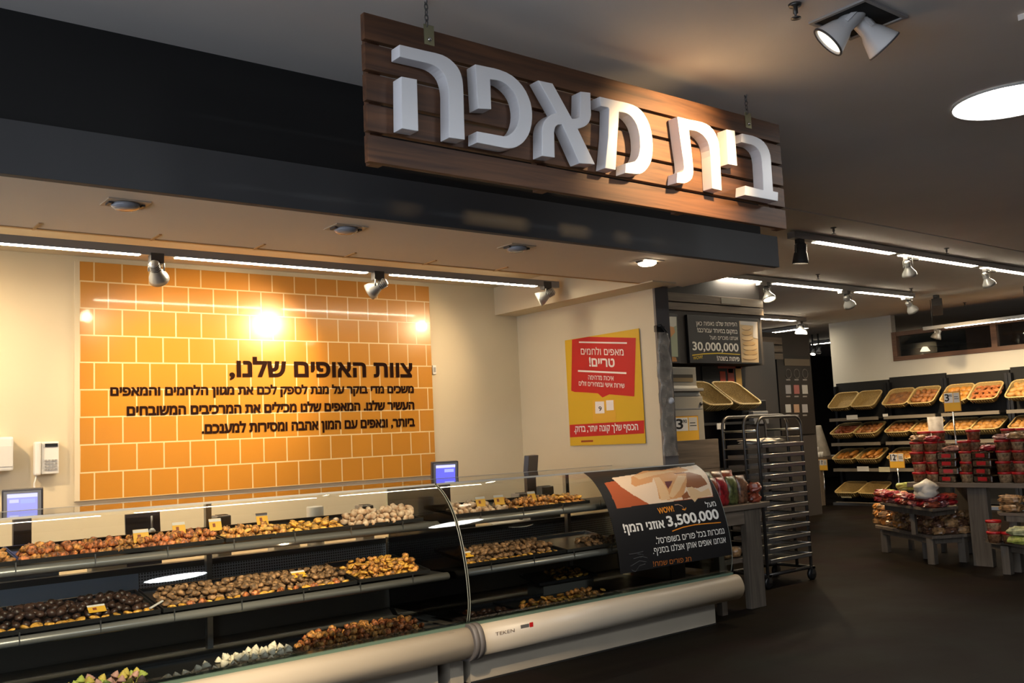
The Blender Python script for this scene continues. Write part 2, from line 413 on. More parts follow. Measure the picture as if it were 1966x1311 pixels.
so = MB(); so.box(-4.5, XE, YF+.02, 5.47, ZS, ZS+.09); so.box(6.0, XE, 5.47, YB+.15, ZS+.012, ZS+.09)
struct('soffit', so, M_SOFF)
le = MB(); le.box(-4.5, 5.72, 5.47, 5.50, ZS-.004, ZS+.03)
x = -2.0
while x < 4.6:
    le.box(x, x+.015, 5.33, 5.50, ZS-.006, ZS+.01); x += .62
struct('trim_4', le, mat('ledge_warm_wood', (.52, .30, .12), .6))
struct('ceiling_recess', MB().box(-4.5, 5.72, 5.5, YB, 3.10, 3.16), M_CREAM)
struct('fascia', MB().box(-4.5, XE, YF-.03, YF+.02, ZS, 3.075), M_FASC, bevel=.003)
struct('wall_upper', MB().box(-4.5, 6.09, YF+.015, YF+.2, 3.06, CEIL), M_BLACK)
# wall, parapet and glazing beyond the bread shelves
XW = 16.9
yl = onX(1594, 660, XW).y; yw = onX(1714, 660, XW).y
wm = MB(); wm.box(XW, XW+.15, yw, yl, 0, CEIL); wm.box(XW, XW+.15, -8, yw, 0, 2.70)
struct('wall_far', wm, M_WHITEW)
struct('wall_beyond', MB().box(21.5, 21.7, -9, 10.5, 0, CEIL), M_REDW)
struct('wall_front', MB().box(-4.5, 26, -6.2, -6.0, 0, CEIL), mat('rear_shop_wall', (.10, .085, .07), .8, nscale=2, namt=.1))
struct('wall_end', MB().box(-4.5, 26, 16.5, 16.7, 0, CEIL), M_DARKW)
struct('wall_side', MB().box(25.8, 26, -9, 16.5, 0, CEIL), M_DARKW)
win = struct('window_1', MB().box(XW-.03, XW+.12, -8, yw, 2.70, 2.78), M_WFRAME)
fr = MB(); fr.box(XW-.02, XW+.1, -8, yw, 3.17, 3.25); fr.box(XW-.03, XW+.1, yw-.09, yw, 2.78, 3.25)
yy = yw-1.9
while yy > -6: fr.box(XW-.01, XW+.09, yy-.05, yy+.05, 2.78, 3.17); yy -= 1.9
struct('window_frame', fr, M_WFRAME, win)
struct('window_pane', MB().box(XW+.04, XW+.05, -8, yw, 2.78, 3.17), M_GLASS, win)
# two small lamps seen through the glazing
for i, (px, py) in enumerate(((1776, 670), (1772, 684))):
    p = onX(px, py, 20.5)
    t = thing('wall_lamp', ('upper' if i == 0 else 'lower')+' small glowing lamp behind the wood-framed window', 'lamp', p, 'lamps behind the window')
    part('lamp_shade', MB().lathe([(.11, -.05), (.05, .05)], Matrix.Translation(p), 14), emis('dim_lamp_shade', (1, .78, .5), .55), t)
    part('bracket', MB().box(p.x+.0, p.x+1.0, p.y-.015, p.y+.015, p.z+.05, p.z+.08), M_DKSTEEL, t)

# ------------------------------------------------------------------ orange tiles and their lettering
tz0 = 1.282; tx0, tx1 = 1.822, 4.93
tp = bpy.data.objects.new('wall_tile_panel', MB().box(0, tx1-tx0, -.008, .02, 0, 3.058-tz0).mesh('wall_tile_panel', M_TILE)); COL.objects.link(tp); tp.location = (tx0, 7.478, tz0); tp['kind'] = 'structure'
struct('trim_5', MB().box(tx0-.035, tx0, 7.468, 7.49, tz0, 3.058), M_CREAM)
YT = 7.466
lt = thing('wall_lettering', 'four lines of dark brown Hebrew lettering on the orange tiled wall', 'lettering', (4.7, YT, 1.74))
LINES = [('צוות האופים שלנו,', 2.962, 4.712, 2.192, 2.327, .034), ('משכים מדי בוקר על מנת לספק לכם את מגוון הלחמים והמאפים', 2.036, 4.719, 2.048, 2.114, .044),
         ('העשיר שלנו. המאפים שלנו מכילים את המרכיבים המשובחים', 2.155, 4.719, 1.895, 1.968, .044), ('ביותר, ונאפים עם המון אהבה ומסירות למענכם.', 2.727, 4.719, 1.740, 1.816, .044)]
for tx, a, b, z0, z1, bo in LINES:
    text_part('lettering', tx, lambda s, t, a=a, z0=z0: (a+s, YT, z0+t), b-a, z1-z0, M_TEXTB, lt, bo)

# ------------------------------------------------------------------ poster on the side wall
XP = 5.985; py0, py1, pz0, pz1 = 5.777, 6.755, 1.494, 2.494
po = thing('wall_poster', 'yellow poster with a red speech bubble on the cream side wall', 'poster', (XP, (py0+py1)/2, pz0))
part('sheet', MB().box(XP, XP+.006, py0, py1, pz0, pz1), M_PYEL, po)
def PP(px, py, d=.0015): p = onX(px, py, XP); return (XP-d, p.y, p.z)
def flatpoly(name, pts, m, parent, f, d):
    P = [Vector(f(px, py, d)) for px, py in pts]; tr = tessellate_polygon([P])
    mb = MB(); mb.add(P, [list(t) for t in tr]); return part(name, mb, m, parent)
flatpoly('red_bubble', [(1098.5, 652), (1130, 646.5), (1221, 648.5), (1218, 761), (1170, 757), (1157, 763), (1148, 755), (1120, 753), (1104, 752.5), (1097, 750)], M_PRED, po, PP, .0015)
flatpoly('red_band', [(1094, 815.6), (1237, 806.8), (1237, 832), (1094.5, 839.5)], M_PRED, po, PP, .0015)
flatpoly('rule', [(1112, 655.5), (1204, 657), (1204, 660), (1112, 658.3)], M_PTXT, po, PP, .003)
flatpoly('rule', [(1110, 710.3), (1203, 714.5), (1203, 718), (1110, 713.5)], M_PTXT, po, PP, .003)
flatpoly('price_card', [(1138, 768), (1181, 766), (1183, 808), (1139, 810)], mat('poster_orange', (.68, .36, .03), .5), po, PP, .002)
flatpoly('price_box', [(1143, 771), (1160, 770.5), (1161, 793), (1143.5, 794)], M_PTXT, po, PP, .003)
flatpoly('price_box', [(1164, 768.5), (1178, 768), (1179, 787), (1165, 788)], M_PTXT, po, PP, .003)
def ptext(tx, px0, px1, pyb, pyt, m, bo, parent=po, rtl=True, ref='\u05dd', slant=0):
    a = Vector(PP(px0, pyb, .0035)); b = Vector(PP(px1, pyb+slant, .0035)); c = Vector(PP(px0, pyt, .0035))
    u = (b-a); w = u.length; u.normalize(); h = c.z-a.z
    text_part('lettering', tx, lambda s, t: a+u*s+Vector((0, 0, t)), w, h, m, parent, bo, ref, rtl)
ptext('מאפים ולחמים', 1116, 1198, 680.5, 669, M_PTXT, .008, slant=2)
ptext('טריים!', 1132, 1181, 703.5, 687.5, M_PTXT, .03, slant=1.2)
ptext('איכות מדהימה', 1130, 1179, 728.5, 720.5, M_PTXT, .01, slant=2)
ptext('שירות אישי ובמחירים זולים', 1112, 1200, 740, 732, M_PTXT, .01, slant=5)
ptext('הכסף שלך קונה יותר, בדוק.', 1103, 1226, 829.5, 818.5, M_PTXT, .022, slant=-4)
flatpoly('small_print', [(1116, 845.5), (1139, 844.6), (1139, 848.2), (1116, 849)], mat('poster_dark_red', (.30, .05, .01), .5), po, PP, .002)
ptext('9', 1150, 1156, 789, 780, M_BLKP, .02, rtl=False, ref='0')

# ------------------------------------------------------------------ things on the back wall
t = thing('wall_telephone', 'off-white telephone on the cream wall left of the orange tiles', 'telephone', (1.59, 7.44, 1.49))
part('body', MB().box(1.555, 1.672, 7.425, 7.49, 1.492, 1.722), M_WHITE, t, .008)
part('handset', MB().box(1.508, 1.550, 7.40, 7.47, 1.487, 1.725), M_WHITE, t, .014)
part('display', MB().box(1.578, 1.662, 7.419, 7.427, 1.685, 1.708), M_BLK, t)
kp = MB()
for r in range(4):
    for c in range(4): kp.box(1.578+c*.022, 1.578+c*.022+.014, 7.418, 7.427, 1.518+r*.021, 1.518+r*.021+.013)
part('keypad', kp, M_GREYP, t)
part('cord', MB().tube([(1.53, 7.45, 1.49), (1.515, 7.45, 1.43), (1.52, 7.46, 1.35), (1.51, 7.47, 1.2)], .006), M_WHITE, t)
t = thing('towel_dispenser', 'white dispenser on the cream wall at the left edge', 'dispenser', (1.25, 7.42, 1.53))
part('body', MB().box(1.10, 1.368, 7.37, 7.49, 1.53, 1.765), M_WHITE, t, .015)
part('cover_rim', MB().box(1.105, 1.36, 7.365, 7.372, 1.56, 1.70), mat('white_plastic_rim', (.62, .60, .56), .5), t)
t = thing('light_switch', 'small white switch beside the right edge of the orange tiles', 'switch', (4.965, 7.48, 2.23))
part('plate', MB().box(4.945, 4.985, 7.475, 7.49, 2.225, 2.31), M_WHITE, t, .004)
part('rocker', MB().box(4.955, 4.975, 7.470, 7.477, 2.245, 2.29), M_GREYP, t)

# ------------------------------------------------------------------ hanging sign
SY = 3.45; sx0, sx1, sz0, sz1 = 1.995, 4.93, 2.797, 3.461
sg = thing('hanging_sign', 'brown slatted wooden sign with big white letters hanging from the ceiling', 'sign', ((sx0+sx1)/2, SY, sz0))
pitch = (sz1-sz0+.017)/5
for k in range(5):
    z = sz0+k*pitch; part('slat', MB().box(sx0, sx1, SY, SY+.032, z, z+pitch-.017), M_SIGNW, sg, .003)
for bx in (sx0+.03, (sx0+sx1)/2-.5, (sx0+sx1)/2+.5, sx1-.06):
    part('batten', MB().box(bx, bx+.06, SY+.032, SY+.075, sz0+.002, sz1-.002), M_SIGNW, sg)
for hx in (onY(823, 68, SY).x, onY(1436, 235, SY).x):
    part('bracket', MB().box(hx-.027, hx+.027, SY-.005, SY+.0, sz1-.075, sz1+.02), mat('bracket_zinc', (.38, .36, .22), .35, .8), sg, .001)
    part('bolt', MB().lathe([(.011, 0), (.009, .008), (0, .01)], Matrix.Translation((hx, SY-.005, sz1-.05)) @ Matrix.Rotation(PI/2, 4, 'X'), 10), M_CHROME, sg)
    ch = MB(); z = sz1+.01; k = 0
    while z < CEIL-.01:
        pts = []
        for q in range(12):
            a = 2*PI*q/12; dx, dz = .008*math.cos(a), .017*math.sin(a)
            pts.append((hx-.012+(dx if k % 2 else 0), SY-.006+(0 if k % 2 else dx), z+.014+dz))
        ch.tube(pts, .0028, 6, closed=True); z += .026; k += 1
    part('chain', ch, M_DKSTEEL, sg)
A = lambda pts: [(700+x/4.681, 60+y/4.681) for x, y in pts]
B = lambda pts: [(1100+x/4.681, 150+y/4.681) for x, y in pts]
LET = [A([(315, 118), (540, 172), (640, 194), (700, 212), (740, 232), (770, 252), (805, 283), (835, 318), (855, 352), (868, 385), (880, 430), (886, 480), (890, 560), (895, 760), (902, 975), (760, 955), (758, 760), (757, 560), (753, 515), (745, 470), (735, 435), (722, 400), (703, 370), (680, 345), (652, 323), (620, 305), (590, 294), (560, 285), (315, 228)]),
       A([(330, 405), (472, 432), (485, 898), (335, 872)]),
       A([(995, 295), (1110, 320), (1160, 330), (1215, 345), (1275, 368), (1330, 400), (1380, 443), (1420, 490), (1452, 540), (1475, 590), (1493, 640), (1503, 690), (1507, 735), (1507, 780), (1502, 835), (1490, 890), (1474, 932), (1450, 970), (1428, 997), (1400, 1020), (1368, 1039), (1330, 1050), (1295, 1052), (1260, 1048), (1010, 1000), (1010, 898), (1250, 942), (1278, 940), (1300, 930), (1328, 910), (1350, 885), (1369, 853), (1380, 820), (1389, 780), (1392, 740), (1391, 700), (1385, 660), (1375, 618), (1360, 580), (1337, 542), (1310, 510), (1278, 480), (1240, 455), (1210, 443), (1180, 437), (1130, 432), (1140, 700), (1020, 695)]),
       A([(1560, 440), (1690, 468), (1865, 785), (1900, 785), (1922, 775), (1933, 765), (1937, 745), (1942, 541), (2030, 551), (2037, 751), (2031, 785), (2020, 815), (2002, 838), (1980, 854), (1950, 867), (1917, 876), (2072, 1196), (1932, 1186), (1775, 835), (1740, 838), (1725, 848), (1715, 862), (1708, 885), (1705, 910), (1710, 1135), (1595, 1120), (1595, 900), (1598, 865), (1607, 830), (1622, 800), (1642, 775), (1660, 760), (1682, 745), (1725, 735)]),
       B([(240, 165), (390, 200), (450, 212), (500, 225), (542, 240), (580, 260), (614, 288), (640, 320), (668, 368), (690, 420), (706, 480), (715, 540), (719, 600), (718, 650), (714, 695), (705, 740), (690, 778), (670, 810), (647, 836), (620, 855), (595, 862), (570, 862), (470, 852), (475, 765), (540, 752), (560, 745), (577, 725), (590, 700), (600, 660), (605, 620), (604, 570), (600, 520), (590, 468), (575, 420), (555, 382), (530, 350), (508, 330), (480, 315), (450, 307), (415, 302), (410, 420), (402, 520), (385, 825), (290, 808), (318, 520), (325, 280), (320, 264), (250, 250)]),
       B([(940, 345), (1050, 372), (1110, 383), (1160, 395), (1198, 410), (1230, 430), (1262, 463), (1285, 500), (1301, 540), (1312, 580), (1319, 640), (1322, 700), (1330, 850), (1338, 1010), (1255, 990), (1247, 850), (1240, 700), (1234, 645), (1225, 600), (1213, 568), (1195, 540), (1170, 511), (1140, 490), (1118, 479), (1090, 470), (1045, 465), (1052, 530), (1060, 600), (1072, 700), (1082, 800), (1084, 840), (1080, 870), (1070, 900), (1055, 920), (1030, 936), (1000, 945), (935, 940), (940, 850), (975, 846), (990, 838), (998, 822), (1000, 800), (995, 740), (985, 680), (972, 590), (960, 500)]),
       B([(1380, 460), (1455, 472), (1478, 788), (1398, 772)]),
       B([(1520, 497), (1610, 515), (1652, 530), (1690, 550), (1720, 576), (1745, 610), (1763, 648), (1775, 690), (1782, 745), (1785, 800), (1800, 1015), (1845, 1025), (1843, 1105), (1545, 1050), (1550, 965), (1712, 1005), (1705, 870), (1700, 800), (1697, 748), (1690, 700), (1680, 668), (1665, 640), (1646, 620), (1625, 605), (1605, 596), (1580, 590), (1515, 575)])]
YL = SY-.072
for i, poly in enumerate(LET):
    p3 = [onY(px, py, YL) for px, py in poly]; p2 = [(p.x, p.z) for p in p3]
    mb = MB()
    if i == 1: pass
    mb.prism(p2, lambda p: (p[0], YL, p[1]), lambda p: (p[0], SY-.001, p[1]))
    if i == 0: he = mb; continue
    if i == 1:                                              # the letter he is two strokes of one letter
        he.v_off = None; b = len(he.v); he.v += mb.v; he.f += [[q+b for q in f] for f in mb.f]; he.m += mb.m; he.sm += mb.sm; mb = he
    part('letter', mb, M_LETTER, sg, .003)

# ------------------------------------------------------------------ lamps
def orient(d): return Vector(d).normalized().to_track_quat('Z', 'Y').to_matrix().to_4x4()
def track_spot(base, target, label, group, lit=True, watts=30, deg=60, mh=M_SPOTG, L=.14, r0=.030, r1=.055, arm=.06, driver=None, light=True, col=WARM):
    """a spotlight on its bracket: base = point on the track, head pointing at target"""
    b = Vector(base); t = thing('track_spotlight', label, 'spotlight', b, group)
    part('adapter', MB().box(b.x-.045, b.x+.045, b.y-.03, b.y+.03, b.z-.05, b.z+.02), M_SPOTD, t, .004)
    if driver: part('driver_box', MB().box(b.x+driver-.075, b.x+driver+.075, b.y-.035, b.y+.035, b.z-.045, b.z+.01), M_GREYP, t, .006)
    c = b+Vector((0, 0, -.05-arm)); d = (Vector(target)-c).normalized()
    mt = Matrix.Translation(c) @ orient(d)
    sd = d.cross(Vector((0, 0, 1)));  sd = sd.normalized() if sd.length > .01 else Vector((1, 0, 0))
    yk = MB()
    for s in (-1, 1): yk.tube([b+Vector((0, 0, -.045))+sd*s*.01, b+Vector((0, 0, -.05))+sd*s*(r0+.016), c+sd*s*(r0+.016)], .006, 6)
    part('yoke', yk, M_SPOTG, t)
    part('lamp_head', MB().lathe([(0, -L*.5), (r0*.7, -L*.48), (r0, -L*.4), (r0, -L*.05), (r0*1.12, 0), (r1*.93, L*.32), (r1, L*.5), (r1*.9, L*.5), (r1*.84, L*.42)], mt, 24, cap=False), mh, t)
    fins = MB()
    for k in range(4): fins.lathe([(r0*1.08, -L*(.38-.08*k)), (r0*1.08, -L*(.355-.08*k))], mt, 20)
    part('cooling_fins', fins, M_SPOTD, t)
    part('lamp_face', MB().lathe([(0, L*.44), (r1*.84, L*.43)], mt, 20, cap=False), M_LAMP if lit else M_GREYP, t)
    if lit and light:
        spot(c+d*(L*.5+.03), Vector(target), watts, deg, 1.0, col).parent = None
    return t
def strip(x0, x1, y0, y1, z, segs, label, group, m=M_LED, h=.05, w=.05):
    """linear fixture between two ends; segs = lit stretches as fractions"""
    a = Vector((x0, y0, z)); b = Vector((x1, y1, z)); u = (b-a).normalized(); n = Vector((-u.y, u.x, 0))
    t = thing('linear_light', label, 'light', (a+b)/2, group)
    def bar(p, q, z0, z1, wd): 
        return MB().prism([0, 1, 2, 3], lambda i: tuple(p+n*(wd/2 if i in (1, 2) else -wd/2)+Vector((0, 0, z0 if i < 2 else z1))), lambda i: tuple(q+n*(wd/2 if i in (1, 2) else -wd/2)+Vector((0, 0, z0 if i < 2 else z1))))
    part('housing', bar(a, b, .004, h, w), M_GREYP, t)
    for s0, s1 in segs: part('diffuser', bar(a+(b-a)*s0, a+(b-a)*s1, .000, .004, w*.96), m, t)
    return t
# bakery strip: three lit stretches with a spot in each gap
YS = 6.45; XL0, XL1 = -1.0, 5.66; fx = lambda x: (x-XL0)/(XL1-XL0)
strip(XL0, XL1, YS, YS, 2.93, [(fx(-.98), fx(1.95)), (fx(2.19), fx(3.68)), (fx(3.90), fx(5.40))], 'bright white linear light over the counter in front of the orange tiles', None, M_LED, .06, .05)
track_spot((2.06, YS, 2.93), (2.75, 7.49, 2.0), 'grey spotlight at the left gap of the counter light strip', 'counter spotlights', watts=24, deg=112, L=.17, r0=.035, r1=.068, arm=.05)
track_spot((3.78, YS, 2.93), (3.0, 7.49, 2.2), 'grey spotlight at the middle gap of the counter light strip', 'counter spotlights', watts=52, deg=88, L=.17, r0=.035, r1=.068, arm=.05)
track_spot((5.52, YS, 2.96), (4.35, 7.49, 2.05), 'grey spotlight at the right end of the counter light strip', 'counter spotlights', watts=16, deg=100, L=.17, r0=.035, r1=.068, arm=.05)
track_spot((.35, YS, 2.93), (1.05, 7.49, 1.95), 'grey spotlight on the counter light strip beyond the left edge', 'counter spotlights', watts=40, deg=112, L=.17, r0=.035, r1=.068, arm=.05)
# downlights in the soffit
for i, dx in enumerate((1.365, 2.575, 3.815, 5.03)):
    t = thing('downlight', ('first', 'second', 'third', 'fourth, lit')[i]+' recessed downlight from the left in the soffit', 'downlight', (dx, 4.73, ZS), 'soffit downlights')
    lit = i == 3
    part('trim_plate', MB().prism([(dx-.10, 4.65), (dx+.10, 4.65), (dx+.10, 4.81), (dx-.10, 4.81)], lambda p: (p[0], p[1], ZS-.006), lambda p: (p[0], p[1], ZS-.001)), mat('downlight_cream_plate', (.50, .40, .30), .5), t)
    part('lamp', MB().lathe([(.068, -.008), (.066, -.022), (.05, -.032), (0, -.035)], Matrix.Translation((dx, 4.73, ZS)), 20), emis('downlight_lit', (1, .82, .6), 5) if lit else mat('downlight_grey_lens', (.30, .31, .34), .15), t)
    for s in (-1, 1): part('clip', MB().box(dx+s*.078-.008, dx+s*.078+.008, 4.70, 4.76, ZS-.016, ZS-.006), M_SPOTD, t)
    if lit: spot((dx, 4.73, ZS-.05), (dx, 4.95, 0), 14, 70)
# square recessed ceiling fittings with two adjustable heads
M_LAMPG = emis('gimbal_lamp_face', (1.0, .88, .66), .9)
def gimbal(gx, gy, label, d1, d2, lit2=False):
    t = thing('gimbal_light', label, 'ceiling light', (gx, gy, CEIL), 'square tilting ceiling lights')
    gx0, gx1 = gx-.165, gx+.165; gy0, gy1 = gy-.14, gy+.14
    fm = MB(); fm.box(gx0-.02, gx1+.02, gy0-.02, gy0, CEIL-.012, CEIL-.001); fm.box(gx0-.02, gx1+.02, gy1, gy1+.02, CEIL-.012, CEIL-.001); fm.box(gx0-.02, gx0, gy0, gy1, CEIL-.012, CEIL-.001); fm.box(gx1, gx1+.02, gy0, gy1, CEIL-.012, CEIL-.001)
    part('frame', fm, mat('gimbal_frame_grey', (.34, .33, .32), .5), t)
    part('recess', MB().box(gx0, gx1, gy0, gy1, CEIL-.004, CEIL-.002), M_BLACK, t)
    for c, d, lit in ((Vector((gx-.085, gy+.035, CEIL-.05)), d1, True), (Vector((gx+.07, gy-.02, CEIL-.06)), d2, lit2)):
        mt = Matrix.Translation(c) @ orient(d)
        h = part('lamp_head', MB().lathe([(0, -.115), (.040, -.112), (.044, -.10), (.046, -.01), (.060, .015), (.086, .088), (.090, .10), (.082, .10), (.076, .092)], mt, 28, cap=False), M_SPOTW, t)
        o = bpy.data.objects.new('lamp_face', MB().lathe([(0, .088), (.077, .091)], mt, 24, cap=False).mesh('lamp_face', M_LAMPG if lit else M_SPOTD, wloc(h))); COL.objects.link(o); o.parent = h
        o = bpy.data.objects.new('rim', MB().lathe([(.082, .099), (.0915, .096), (.0915, .104), (.082, .104)], mt, 24, cap=False).mesh('rim', M_SPOTD, wloc(h))); COL.objects.link(o); o.parent = h
        part('cradle', MB().obox(mt @ Matrix.Translation((0, 0, -.055)), .105, .022, .075), M_SPOTW, t, .004)
    return Vector((gx-.085, gy+.035, CEIL-.05))
gp = [onZ(*q, CEIL) for q in ((1574, 33), (1636, 4), (1722, 38), (1655, 66))]
gc = sum(gp, Vector())/4
h1 = gimbal(gc.x, gc.y, 'square recessed ceiling fitting with two white tilting lamp heads', (-.44, .60, -.66), (.62, -.35, -.75))
spot(h1+Vector((-.06, .09, -.08)), (3.95, SY, 3.06), 92, 74, 1.0, (1.0, .66, .32), .04)
h2 = gimbal(1.0, 2.2, 'added square ceiling fitting above the view, lamps brightening the pastry case', (.2, .7, -.7), (.5, .6, -.7), True)  # unseen fitting, added to brighten the case front and pastries
spot(h2+Vector((.02, .09, -.09)), (1.2, 5.4, .5), 210, 50, 1.0, (1.0, .80, .55), .05)
spot(h2+Vector((.22, .06, -.10)), (2.9, 5.4, .40), 300, 38, 1.0, (1.0, .80, .55), .05)
# round flush ceiling lamps
def disc(cx, cy, r, label, m=M_DISCFILL):
    t = thing('ceiling_lamp', label, 'ceiling lamp', (cx, cy, CEIL), 'round ceiling lamps')
    part('diffuser', MB().lathe([(0, -.012), (r*.97, -.012), (r, -.004)], Matrix.Translation((cx, cy, CEIL)), 48), m, t)
    part('rim', MB().lathe([(r, -.001), (r, -.016), (r+.012, -.016), (r+.012, -.001)], Matrix.Translation((cx, cy, CEIL)), 48, cap=False), mat('lamp_rim_white', (.6, .6, .58), .5), t)
disc(6.20, 2.60, .34, 'large round glowing ceiling lamp at the right edge', M_DISCV)
disc(3.7, .15, .34, 'added round fill lamp on the ceiling in front of the viewer, above the view')  # this and the next are unseen, added to brighten sign and cases
disc(-.1, -.6, .30, 'added round fill lamp on the ceiling above and behind the viewer')
# sprinkler heads
for i, (px, py, s) in enumerate(((1526, 8, 1.0), (1600, 436, 1), (1817, 476, 1), (1570, 526, 1), (1749, 553, 1), (1852, 580, 1))):
    p = onZ(px, py, CEIL)
    mb = MB().lathe([(.032, -.001), (.028, -.012), (.012, -.014), (.012, -.045), (.006, -.05), (.006, -.065), (.024, -.068), (.024, -.072), (0, -.073)], Matrix.Translation(p), 14)
    lab = ['large sprinkler head on the ceiling left of the square lamp fitting', 'sprinkler head above the start of the near aisle strip', 'sprinkler head above the near aisle light strip', 'sprinkler head between the two aisle light strips', 'sprinkler head right of the far strip end', 'sprinkler head above the far right light strip'][i]
    solo('sprinkler_head', mb, M_DKSTEEL, lab, 'sprinkler', 'ceiling sprinklers')
# aisle strips with their spots
a0 = onZ(1565, 465, 3.5); a1 = onZ(2350, 585, 3.5)
Y1 = a0.y; X1 = a0.x
s1 = strip(X1-.42, X1+9, Y1, Y1, 3.5, [(.045, .205), (.225, .413), (.437, .62), (.64, .99)], 'near white linear light hanging over the aisle at right', 'aisle linear lights', M_LEDF, .07, .09)
for i, (px, py, tg, lab) in enumerate(((1536, 470, (0, .1, -1), 'grey cylinder spotlight lit at the near end of the near aisle strip'), (1742, 496, (.5, .15, -1), 'silver spotlight at the first gap of the near aisle strip'), (1893, 520, (.5, -.1, -1), 'silver spotlight at the second gap of the near aisle strip'))):
    p = onY(px, py, Y1); p.z = 3.5
    track_spot(p, p+Vector(tg)*3, lab, 'aisle spotlights', watts=70, deg=100, L=.22 if i == 0 else .19, r0=.06 if i == 0 else .035, r1=.085, mh=M_SPOTD if i == 0 else M_SPOTG, arm=.09, driver=None if i == 0 else .13)
b0 = onZ(1383, 534, 3.5); b1 = onZ(1745, 573, 3.5); Y2 = b0.y
fx2 = lambda px, py: (onY(px, py, Y2).x-b0.x)/(b1.x-b0.x)
strip(b0.x, b1.x, Y2, Y2, 3.5, [(.0, fx2(1457, 541)), (fx2(1487, 544), fx2(1612, 557)), (fx2(1645, 561), .985)], 'middle white linear light over the aisle beside the wooden slat board', 'aisle linear lights', M_LEDF, .07, .09)
for i, (px, py, tg, lab) in enumerate(((1472, 541, (-.1, -.35, -1), 'silver spotlight at the first gap of the middle aisle strip'), (1626, 556, (.9, .2, -1), 'silver lit spotlight at the second gap of the middle aisle strip'), (1746, 571, (.9, -.1, -1), 'silver spotlight at the far end of the middle aisle strip'))):
    p = onY(px, py, Y2); p.z = 3.5
    track_spot(p, p+Vector(tg)*3, lab, 'aisle spotlights', watts=90, deg=100, L=.2, r0=.04, r1=.09, arm=.09, driver=-.12)
c0 = onZ(1440, 611, 3.5); c1 = onZ(1530, 616, 3.5)
strip(c0.x, c1.x+.3, c0.y, c0.y, 3.5, [(0, .80)], 'short distant linear light right of the pita board', 'aisle linear lights', M_LEDF, .07, .09)
p = onY(1536, 612, c0.y); p.z = 3.5
track_spot(p, p+Vector((-.9, -.6, -1.2)), 'white spotlight at the end of the short distant strip', 'aisle spotlights', watts=50, deg=100, L=.26, r0=.05, r1=.12, mh=M_SPOTW, arm=.1)
d0 = onZ(1440, 645, 3.5); d1 = onZ(1566, 631, 3.5)
strip(d0.x, d0.x, d0.y, d1.y, 3.5, [(0, 1)], 'distant linear light slanting up to the right above the dark column', 'aisle linear lights', M_LEDF, .07, .11)
e0 = onZ(1560, 662, 3.5); e1 = onZ(1602, 656.5, 3.5)
strip(e0.x, e0.x, e0.y, e1.y, 3.5, [(0, 1)], 'farthest short linear light in the dark gap left of the white wall', 'aisle linear lights', M_LEDF, .07, .13)
XG = 15.5
g0 = onX(1813, 630, XG); g1 = onX(2010, 605.5, XG); gz = g0.z
t = strip(XG, XG, g0.y+.35, g1.y, gz, [(.19, 1)], 'hanging linear light in front of the window at the right edge', 'aisle linear lights', M_LEDF, .06, .09)
for yy in (g0.y+.2, g1.y+.3): part('hanger', MB().tube([(XG, yy, gz+.05), (XG, yy, CEIL)], .006), M_DKSTEEL, t)
p = onX(1798, 628, XG); p.z = gz
track_spot(p, p+Vector((0, .4, -1)), 'small dark spotlight at the left end of the hanging light by the window', 'aisle spotlights', watts=40, deg=90, L=.16, r0=.05, r1=.085, mh=M_SPOTD, arm=.03)
p = onZ(1797, 566, CEIL); t = thing('ceiling_camera', 'dark camera box on the ceiling right of the middle aisle strip', 'camera', p)
part('mount', MB().lathe([(.05, 0), (.05, -.06), (.02, -.06), (.02, -.16)], Matrix.Translation(p), 14), M_SPOTD, t)
part('housing', MB().obox(Matrix.Translation(p+Vector((0, 0, -.2))) @ Euler((0, .5, .5)).to_matrix().to_4x4(), .3, .16, .14), M_SPOTD, t, .01)
p = onX(1573, 686, 20.5)
for i, (px, py, mm) in enumerate(((1562, 684, M_LAMP), (1573, 681, M_SPOTW))):
    p = onX(px, py, 18.5); track_spot((p.x, p.y, p.z+.22), p+Vector((-.4, -.1, -.7)), ['left', 'right'][i]+' white spotlight in the dark gap beside the white wall', 'aisle spotlights', lit=i == 0, light=False, mh=M_SPOTW, L=.15, r0=.03, r1=.06, arm=.06)
    solo('drop_rod', MB().tube([(p.x, p.y, p.z+.2), (p.x, p.y, CEIL)], .02), M_SPOTD, ['left', 'right'][i]+' dark rod holding a spotlight in the dark gap', 'rod', 'spotlight rods')
# ------------------------------------------------------------------ glass display cases
CPROF = [(5.235, .405), (5.212, .50), (5.212, .60), (5.225, .72), (5.245, .82), (5.275, .93), (5.315, 1.04), (5.365, 1.13), (5.425, 1.205), (5.49, 1.26), (5.56, 1.298)]
def arc(pts, n=4):                                          # Catmull-Rom refinement
    out = []
    for i in range(len(pts)-1):
        p0 = Vector(pts[max(i-1, 0)]); p1 = Vector(pts[i]); p2 = Vector(pts[i+1]); p3 = Vector(pts[min(i+2, len(pts)-1)])
        for k in range(n):
            t = k/n; out.append(tuple(.5*((2*p1)+(p2-p0)*t+(2*p0-5*p1+4*p2-p3)*t*t+(3*p1-p0-3*p2+p3)*t**3)))
    return out+[tuple(pts[-1])]
GP = arc(CPROF, 3)
BUMPER = arc([(5.285, .372), (5.20, .385), (5.155, .365), (5.128, .315), (5.125, .265), (5.15, .215), (5.20, .185), (5.285, .18)], 4)
